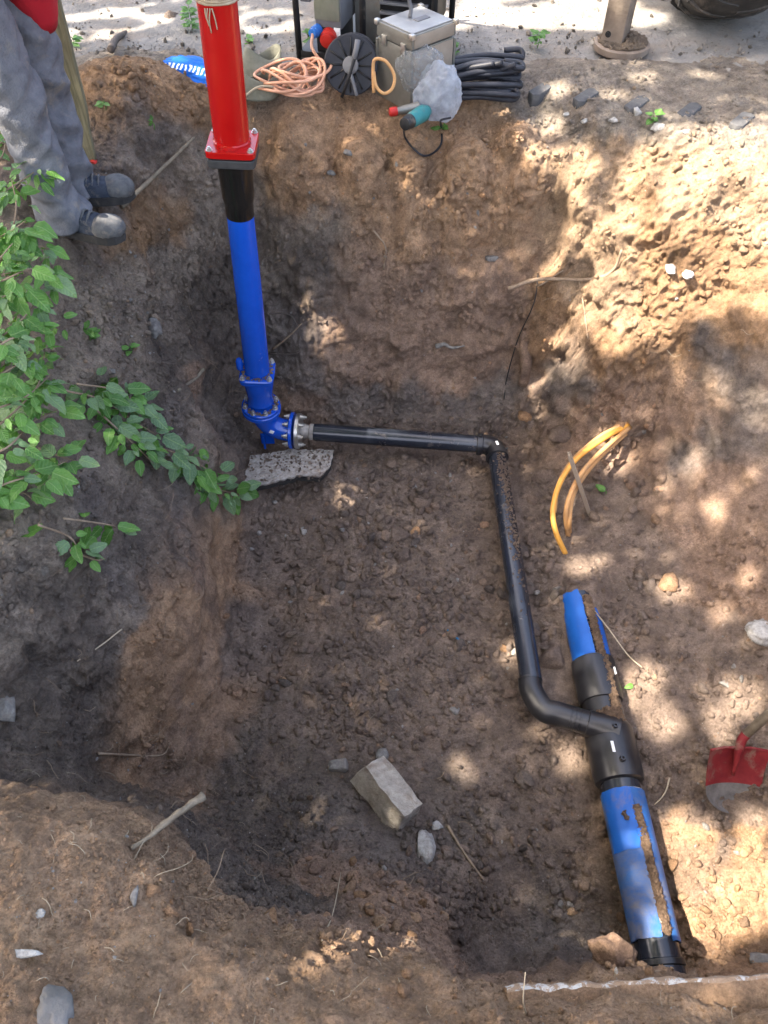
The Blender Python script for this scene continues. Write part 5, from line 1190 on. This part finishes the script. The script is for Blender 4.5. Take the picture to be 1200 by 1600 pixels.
# body: head and neck, hands as one skinned mesh
vb_ = []; eb = []; rb = []
def sv(p, r, link=None):
    vb_.append(tuple(p)); rb.append(r)
    if link is not None: eb.append((link, len(vb_) - 1))
    return len(vb_) - 1
i0 = sv(hip + Vector((0, .03, .0)), .11); i1 = sv(hip + Vector((0, .03, .3)), .12, i0); i2 = sv(hip + Vector((0, .03, .6)), .12, i1); i3 = sv(hip + Vector((.01, .03, .72)), .055, i2); i4 = sv(hip + Vector((.03, .03, .80)), .075, i3); i5 = sv(hip + Vector((.035, .03, .90)), .088, i4); i6 = sv(hip + Vector((.03, .03, .97)), .06, i5)
for s in (-1, 1):
    s0 = sh_z + Vector((.05 * -s, s * .19, 0)); el_ = s0 + Vector((.06, s * .06, -.29)); wr = el_ + Vector((.24, -s * .05, -.11))
    j0 = sv(s0, .05, i2); j1 = sv(el_, .04, j0); j2 = sv(wr, .026, j1); j3 = sv(wr + Vector((.07, 0, -.03)), .034, j2)
    for f_ in range(4): a_ = sv(wr + Vector((.11, (f_ - 1.5) * .02, -.045)), .0095, j3); b_ = sv(wr + Vector((.14 - .006 * abs(f_ - 1.3), (f_ - 1.5) * .02, -.075)), .0085, a_)
    sv(wr + Vector((.07, -s * .05, -.035)), .010, j3)
mb = bpy.data.meshes.new('body'); mb.from_pydata(vb_, eb, []); mb.materials.append(M['skin']); bo = bpy.data.objects.new('body', mb); C.objects.link(bo); adopt(bo, per)
sk = bo.modifiers.new('Skin', 'SKIN'); 
for v, r in zip(mb.skin_vertices[0].data, rb): v.radius = (r, r)
mb.skin_vertices[0].data[0].use_root = True; sk.use_smooth_shade = True; ss = bo.modifiers.new('Subsurf', 'SUBSURF'); ss.levels = 2; ss.render_levels = 2
hd_ = hip + Vector((.035, .03, .90)); 
hr = bag_body(hd_ + Vector((-.02, 0, .035)), (.10, .085, .10), 3, 'hair', 'hair', per, .08, 4, 4)
# shoes
def shoe(foot, yaw, name):
    R_ = rotz(yaw); sec = [(-.075, .030, .055), (-.06, .036, .085), (-.03, .038, .095), (.0, .038, .088), (.05, .041, .075), (.10, .047, .062), (.15, .050, .055), (.19, .046, .048), (.215, .034, .038), (.225, .018, .026)]
    vs = []; fs = []; n = 20
    for (x, w_, h_) in sec:
        for k in range(n):
            t = k / n * 6.283; cx_, sz = math.cos(t), math.sin(t); e = .75
            y = math.copysign(abs(cx_) ** e, cx_) * w_; z = .022 + max(0, math.copysign(abs(sz) ** e, sz)) * (h_ - .0) + min(0, sz) * .012
            vs.append(foot + R_ @ Vector((x, y, z)))
    for i in range(len(sec) - 1):
        for k in range(n): fs.append((i * n + k, (i + 1) * n + k, (i + 1) * n + (k + 1) % n, i * n + (k + 1) % n))
    fs.append(tuple(range(n))); fs.append(tuple((len(sec) - 1) * n + k for k in range(n))[::-1])
    o = mesh_obj(name, vs, fs, 'shoe'); adopt(o, per); sm_ = o.modifiers.new('s', 'SUBSURF'); sm_.levels = 1; sm_.render_levels = 1
    vs = []; fs = []
    outl = [(x, w_ * 1.10) for x, w_, h_ in sec]; loop = [(x - .002, y) for x, y in outl] + [(.232, 0)] + [(x - .002, -y) for x, y in outl[::-1]]
    bm = bmesh.new(); f = bm.faces.new([bm.verts.new(foot + R_ @ Vector((x, y, .028))) for x, y in loop]); r = bmesh.ops.extrude_face_region(bm, geom=[f])
    for v in r['geom']:
        if isinstance(v, bmesh.types.BMVert): v.co.z -= .032
    bmesh.ops.recalc_face_normals(bm, faces=bm.faces[:]); s_ = bm_obj('sole', bm, 'sole', None, False); adopt(s_, per); s_.parent = o; s_.matrix_parent_inverse = Matrix.Identity(4)
    toe = bag_body(foot + R_ @ Vector((.172, 0, .040)), (.064, .054, .047), 2, 'toe', 'toe_cap', None, .02, 2, 3); adopt(toe, per); toe.parent = o; toe.matrix_parent_inverse = Matrix.Identity(4)
    for k in range(4):
        x = .045 + k * .022; l_ = tube('lace', catmull([foot + R_ @ Vector((x, -.032, .075 - .1 * (x - .03))), foot + R_ @ Vector((x + .004, 0, .106 - .18 * (x - .03))), foot + R_ @ Vector((x, .032, .075 - .1 * (x - .03)))], 4), .0048, 'toe', None, 6); adopt(l_, per); l_.parent = o; l_.matrix_parent_inverse = Matrix.Identity(4)
shoe(fA + Vector((.0, .0, .024)), math.radians(-16), 'shoe'); shoe(fB + Vector((.0, .0, .024)), math.radians(8), 'shoe')
# mossy post the person stands behind
pq = hit(140, 248)[0]; tp = WY(70, -25, pq.y); dv = (tp - pq); 
bm = bmesh.new(); 
rows = []
for i in range(30):
    t = i / 29; row = []
    for (x, y) in ((-.036, -.012), (.036, -.014), (.037, .012), (-.035, .013)):
        q = pq + dv * (t * 1.35 - .01) + Vector((x * (.62 + .5 * min(1, t * 3)), y, 0)); row.append(bm.verts.new(q + Vector((mnoise.noise(q * 8), mnoise.noise(q * 8 + Vector((4, 4, 4))), 0)) * .006))
    rows.append(row)
for i in range(29):
    for k in range(4): bm.faces.new((rows[i][k], rows[i][(k + 1) % 4], rows[i + 1][(k + 1) % 4], rows[i + 1][k]))
bm.faces.new(rows[0][::-1]); bm.faces.new(rows[-1])
bmesh.ops.recalc_face_normals(bm, faces=bm.faces[:]); po = bm_obj('wooden_post', bm, 'wood_green', None, False); tag(po, 'greenish weathered wooden plank standing upright in front of the person', 'plank')
stone('red_scrap', 148, 254, (.012, .01, .008), 'plug_red', 'tiny red scrap at the foot of the mossy plank', 60)['category'] = 'scrap'

# ---------------------------------------------------------------- leafy plants
def leaf_mesh(seed, w=.42, teeth=.05, fold=.18, droop=.2):
    rnd = random.Random(seed); n = 9; L_ = []; R_ = []; Mid = []
    for i in range(n + 1):
        t = i / n; hw = w * (2.05 * t ** .6 * (1 - t) ** .95) * (1 + (teeth * (1 if i % 2 else -1)))
        z = -droop * t * t + .03 * math.sin(t * 7 + seed)
        Mid.append(Vector((0, t, z))); L_.append(Vector((-hw, t - .04 * (i % 2), z + fold * hw + .03 * math.sin(t * 9 + seed)))); R_.append(Vector((hw, t - .04 * (i % 2), z + fold * hw + .03 * math.cos(t * 8 + seed))))
    vs = Mid + L_ + R_; fs = []; m_ = n + 1
    for i in range(n):
        fs.append((i, i + 1, m_ + i + 1, m_ + i)); fs.append((i + 1, i, 2 * m_ + i, 2 * m_ + i + 1))
    me_ = bpy.data.meshes.new('leaf'); me_.from_pydata([tuple(v) for v in vs], [], fs); me_.polygons.foreach_set('use_smooth', [True] * len(fs)); return me_
LM = {k: [] for k in ('leaf', 'leaf_pale')}
for k in LM:
    for s in range(6):
        m_ = leaf_mesh(s, .36 + .03 * (s % 3), .06, .12 + .06 * (s % 2), .12 + .09 * (s % 3)); m_.materials.append(M[k]); LM[k].append(m_)
def put_leaf(par, pos, size, up, tipdir, kind='leaf'):
    o = bpy.data.objects.new('leaf', random.choice(LM[kind])); C.objects.link(o); o.parent = par
    o.matrix_parent_inverse = Matrix.Translation(-Vector(par.location))
    y = tipdir.normalized(); z = (up - y * up.dot(y)).normalized(); x = y.cross(z)
    o.matrix_basis = Matrix.Translation(pos) @ Matrix((x, y, z)).transposed().to_4x4() @ Matrix.Scale(size, 4); return o
def lifted(px, py, h):
    """a point a distance h (m) above the soil seen at the pixel, still at that pixel"""
    p, nn = hit(px, py); d = (ORG - p).normalized(); return p + d * h
def shrub(label, stems, nleaf, smin, smax, cat='shrub', name='shrub', pale=.15, spread=.05):
    base = lifted(*stems[0][0]); base = hit(stems[0][0][0], stems[0][0][1])[0]
    root = empty(name, base, label, cat); tot = sum(len(s) for s in stems)
    for s in stems:
        pp = catmull([lifted(*q) for q in s], 7); tube('stem', pp, [.0042 - .0028 * i / (len(pp) - 1) for i in range(len(pp))], 'root', root, 7)
        for k in range(max(2, int(nleaf * len(s) / tot))):
            i = random.randrange(len(pp) // 6, len(pp)); p = pp[i]; a = random.uniform(0, 6.28); side = Vector((math.cos(a), math.sin(a), random.uniform(-.35, .35)))
            sz = random.uniform(smin, smax) * (1 if random.random() > .4 else random.uniform(.45, .7)); tip = side + Vector((0, -.15, -.35)); pos = p + side * random.uniform(.3, 1) * spread
            up = Vector((random.gauss(0, .35), random.gauss(-.25, .35), 1))
            # keep every blade clear of the soil
            g_, _ = drop(pos.x, pos.y); 
            if pos.z < g_.z + .015: pos.z = g_.z + .015 + random.random() * .03
            put_leaf(root, pos, sz, up, tip, 'leaf_pale' if random.random() < pale else 'leaf')
    return root
shrub('leafy green shrub at the left edge below the person', [[(-50,600,.2),(0,540,.34),(45,520,.36),(95,500,.3)],[(-50,450,.3),(0,440,.42),(50,420,.42),(80,440,.36)],[(-40,470,.1),(5,400,.25),(25,330,.35),(18,280,.42)],[(-40,480,.15),(20,420,.3),(60,385,.34),(90,405,.3)],[(-50,560,.15),(10,520,.3),(50,480,.32),(70,430,.32)],[(-50,330,.2),(5,300,.35),(45,275,.4),(60,262,.42)],[(-40,380,.25),(10,365,.36),(40,345,.38)],[(-60,520,.2),(-5,470,.32),(35,450,.34)],[(-60,420,.2),(-10,410,.36),(20,380,.4)]], 250, .04, .095, pale=.25)
shrub('broad-leaved green shrub at the left edge in the middle of the picture', [[(-50,700,.1),(15,650,.25),(60,600,.3),(70,550,.32)],[(-50,720,.1),(10,700,.25),(50,660,.28),(90,640,.25)],[(-50,800,.08),(0,760,.2),(60,740,.25),(105,720,.22)],[(-50,620,.2),(10,580,.3),(45,560,.32)],[(-60,660,.2),(-10,640,.32),(40,620,.34),(80,585,.3)]], 150, .045, .105, pale=.25)
shrub('cut leafy branch trailing down the left bank to the slab', [[(100,610,.12),(160,625,.14),(205,655,.14),(245,680,.12)],[(150,640,.1),(205,690,.12),(240,725,.1)],[(225,690,.1),(290,715,.10),(330,740,.08),(352,778,.06)],[(290,730,.08),(330,760,.06),(368,772,.05)],[(120,600,.14),(180,610,.16),(225,640,.16)]], 200, .055, .105, pale=.5, cat='branch', name='leafy_branch', spread=.055)
shrub('loose vine with heart shaped leaves low on the left bank', [[(-40,800,.1),(30,770,.15),(60,790,.12)],[(-20,740,.1),(70,750,.12),(100,730,.12)],[(60,820,.08),(110,840,.08),(125,870,.06)],[(110,860,.06),(150,875,.06),(165,872,.05)],[(60,700,.12),(100,715,.14),(118,720,.13)],[(100,810,.07),(170,820,.07),(182,825,.06)]], 44, .06, .10, cat='vine', name='vine', pale=.12, spread=.03)
shrub('dark leaves behind the trousers at the left picture edge', [[(-60,300,.0),(0,250,.05),(10,200,.08)],[(-60,260,.0),(5,220,.06),(20,180,.08)],[(-60,330,.0),(20,300,.08),(40,270,.08)]], 34, .05, .08, pale=0)
WL = [(300,45,'tall leafy weed on the road edge left of the red column',.10,26),(118,80,'small weed on the soil mound right of the plank',.06,10),(165,172,'single seedling on the dark rubble slope',.035,4),(490,68,'weed growing left of the generator sockets',.05,9),(708,85,'weed behind the metal case',.05,9),(690,205,'tiny weed on the rim beside the power tool lead',.02,5),(840,72,'flat weed on the road left of the stabiliser leg',.06,14),(1018,192,'small weed among the white rubble',.035,8),(395,80,'grassy weed right of the red column',.06,10),(205,550,'little green sprout on the left bank',.03,4),(140,530,'grassy sprout on the rubble below the shrub',.04,9),(945,772,'green fallen leaf sprig beside the orange conduits',.02,3),(990,1072,'lone green leaf on the floor beside the main',.01,1),(240,200,'sprout beside the stick on the rubble slope',.02,3)]
for (a, b_, lab, h_, n_) in WL:
    p, nn = hit(a, b_); 
    if p.y > 4.2: p = WZ(a, b_, 1.5)
    r = empty('weed', p, lab, 'weed'); 
    if n_ > 1: tube('stem', catmull([p - Vector((0, 0, .01)), p + Vector((.005, 0, h_ * .5)), p + Vector((.0, .005, h_))], 4), .002, 'leaf', r, 5)
    for k in range(n_):
        a_ = random.uniform(0, 6.28); t = random.random(); side = Vector((math.cos(a_), math.sin(a_), random.uniform(0, .5)))
        put_leaf(r, p + Vector((0, 0, .006 + h_ * t)) + side * .005, random.uniform(.03, .055), Vector((0, -.3, 1)), side, 'leaf')
# white crumpled plastic at the right edge
pz = hit(1188, 992)[0]; o = bag_body((0, 0, 0), (.045, .04, .028), 6, 'stone_white', 'crumpled_plastic', None, .5, 2.2, 4); o.location = pz + Vector((0, 0, .018)); tag(o, 'crumpled white plastic scrap at the right edge of the floor', 'plastic')
# dead stump on the mound
stick('stump', [(172,88),(185,72),(200,60)], .018, .011, 'root_dark', 'dark broken stump of root on the spoil mound', 'root', .03)
stone('earth_lump', 268, 38, (.05, .04, .035), 'clod_H', 'lone lump of earth on the road left of the red column', 61, .15, rough=.4)

# ---------------------------------------------------------------- the tree whose crown shades the pit (stands left of the picture)
s_ = SUN; e1 = s_.cross(Vector((0, 0, 1))).normalized(); e2 = e1.cross(s_)
def uv(p): p = Vector(p); return (p.dot(e1), p.dot(e2))
SPOTS = [(1150,240,55),(1085,250,45),(1190,300,45),(1010,330,42),(985,345,26),(1130,375,42),(1180,430,34),(1060,300,30),(1090,340,26),(915,432,46),(870,440,26),(955,450,22),(885,530,24),(835,570,14),(820,612,12),(1000,260,18),(905,265,18),(862,205,14),(840,235,12),
 (1020,480,30),(980,520,22),(1110,470,20),(1085,725,16),(1120,600,13),(1180,640,14),(1045,912,15),(912,885,18),(1005,1060,22),(1035,1130,24),(1000,1085,14),(892,1182,11),(1072,1306,30),(1050,1290,16),(1140,1400,42),(1175,1345,28),(1080,1390,18),(1095,1445,26),(1180,1290,14),(1160,1092,24),(1128,1128,16),
 (800,1015,11),(727,1195,11),(545,776,12),(510,512,8),(575,1482,9),(945,690,10),(960,720,14),(1120,800,10),(1040,760,8),(1130,960,12),(1170,900,10),
 (14,150,13),(46,232,12),(96,272,11),(1180,190,16),(1040,185,10),(960,150,14),(870,140,12),(1100,118,12),(790,165,12),(1000,120,10)]
OPEN = [(1100,310,130),(950,440,80),(1180,250,60),(760,15,60),(900,10,90),(1000,25,40),(830,20,60),(200,25,60),(120,40,60),(420,30,50),(700,30,40),(1150,1390,70),(1180,70,20)]
bpy.context.view_layer.update(); dg_ = bpy.context.evaluated_depsgraph_get(); sp = []
for a, b_, r in SPOTS:
    rc_ = scene.ray_cast(dg_, ORG, ray(a, b_)); p = rc_[1] if rc_[0] else hit(a, b_)[0]
    u_, v_ = uv(p); sp.append((u_, v_, r / ppm(p) * (1.25 if (a > 830 and 200 < b_ < 560) else 1.0)))
op = []
for a, b_, r in OPEN:
    p = hit(a, b_)[0]; p = p if p.y < 4.3 else WZ(a, b_, 1.5); u_, v_ = uv(p); op.append((u_, v_, r / ppm(p)))
sp = np.array(sp); op = np.array(op)
cor = [uv(q) for q in [(-2.6, -1.2, 1.5), (3.2, -1.2, 1.5), (-2.8, 5.6, 1.5), (3.4, 5.6, 1.5), (0, 1, 0), (1.6, .3, 0), (-1.2, 2.6, 2.4)]]
u0, u1 = min(c[0] for c in cor), max(c[0] for c in cor); v0, v1 = min(c[1] for c in cor), max(c[1] for c in cor)
tree = empty('broadleaf_tree', (-5.6, 3.4, 1.5), 'broadleaf tree left of the pit whose crown shades it', 'tree')
nL = 84000; U_ = RNG.uniform(u0, u1, nL); V_ = RNG.uniform(v0, v1, nL); T_ = 6.0 + 1.4 * RNG.random(nL)
ok = np.ones(nL, bool)
for (a, b_, r) in sp: ok &= ((U_ - a) ** 2 + (V_ - b_) ** 2) > (r + .034) ** 2
pn_ = np.stack([U_, V_, np.zeros(nL)], 1); nz = fbm(pn_, 2.6, 3, 91); nz2 = fbm(pn_, 7.0, 2, 95)
inop = np.zeros(nL, bool)
for (a, b_, r) in op: inop |= ((U_ - a) ** 2 + (V_ - b_) ** 2) < r ** 2
ok &= ~(inop & (nz2 + .45 > 0))
U_, V_, T_ = U_[ok], V_[ok], T_[ok]; nL = len(U_)
CEN = np.outer(U_, np.array(e1)) + np.outer(V_, np.array(e2)) + np.outer(T_, np.array(s_))
lb = np.array([(0, -.5, 0), (.26, -.2, .06), (.30, .08, .05), (0, .55, -.06), (-.30, .08, .05), (-.26, -.2, .06)])
VV = np.empty((nL, 6, 3)); 
for i in range(nL):
    q = Quaternion(tuple(np.array(s_.to_track_quat('Z', 'Y')) + RNG.normal(0, .28, 4))).normalized() @ Quaternion((0, 0, 1), RNG.uniform(0, 6.28)); VV[i] = (lb * RNG.uniform(.075, .105)) @ np.array(q.to_matrix()).T + CEN[i]
FI = (np.arange(nL) * 6)[:, None]; FF = np.concatenate([FI + np.array([0, 1, 2]), FI + np.array([0, 2, 3]), FI + np.array([0, 3, 4]), FI + np.array([0, 4, 5])])
m_ = bpy.data.meshes.new('crown'); m_.vertices.add(nL * 6); m_.vertices.foreach_set('co', VV.astype(np.float32).ravel()); m_.loops.add(FF.size); m_.loops.foreach_set('vertex_index', FF.ravel().astype(np.int32)); m_.polygons.add(len(FF)); m_.polygons.foreach_set('loop_start', np.arange(0, FF.size, 3, dtype=np.int32)); m_.update(calc_edges=True)
m_.materials.append(M['leaf_tree']); ta_ = m_.attributes.new('Tint', 'FLOAT', 'POINT'); ta_.data.foreach_set('value', np.repeat(RNG.random(nL), 6).astype(np.float32))
cr = bpy.data.objects.new('crown', m_); C.objects.link(cr); adopt(cr, tree)
tb = Vector((-5.6, 3.4, 1.5)); cc_ = Vector(tuple(CEN.mean(0)))
tube('trunk', catmull([tb - Vector((0, 0, .1)), tb + Vector((.1, 0, 1.5)), tb + Vector((.3, -.3, 3.2)), cc_ + Vector((-.5, 0, -.6))], 8), [.20 - .10 * i / 24 for i in range(25)], 'bark', tree, 20, .15)
for k in range(9):
    a = k / 9 * 6.28; b0 = tb + Vector((.3, -.3, 2.6 + .2 * (k % 3))); en = cc_ + (e1 * math.cos(a) + e2 * math.sin(a)) * 2.2 - s_ * .3
    # limbs stay clear of the larger gaps by following the crown's underside
    pts_ = catmull([b0, b0.lerp(en, .35) + Vector((0, 0, .4)), b0.lerp(en, .7) + Vector((0, 0, .3)), en], 7); tube('limb', pts_, [.05 - .042 * i / (len(pts_) - 1) for i in range(len(pts_))], 'bark', tree, 10, .1)
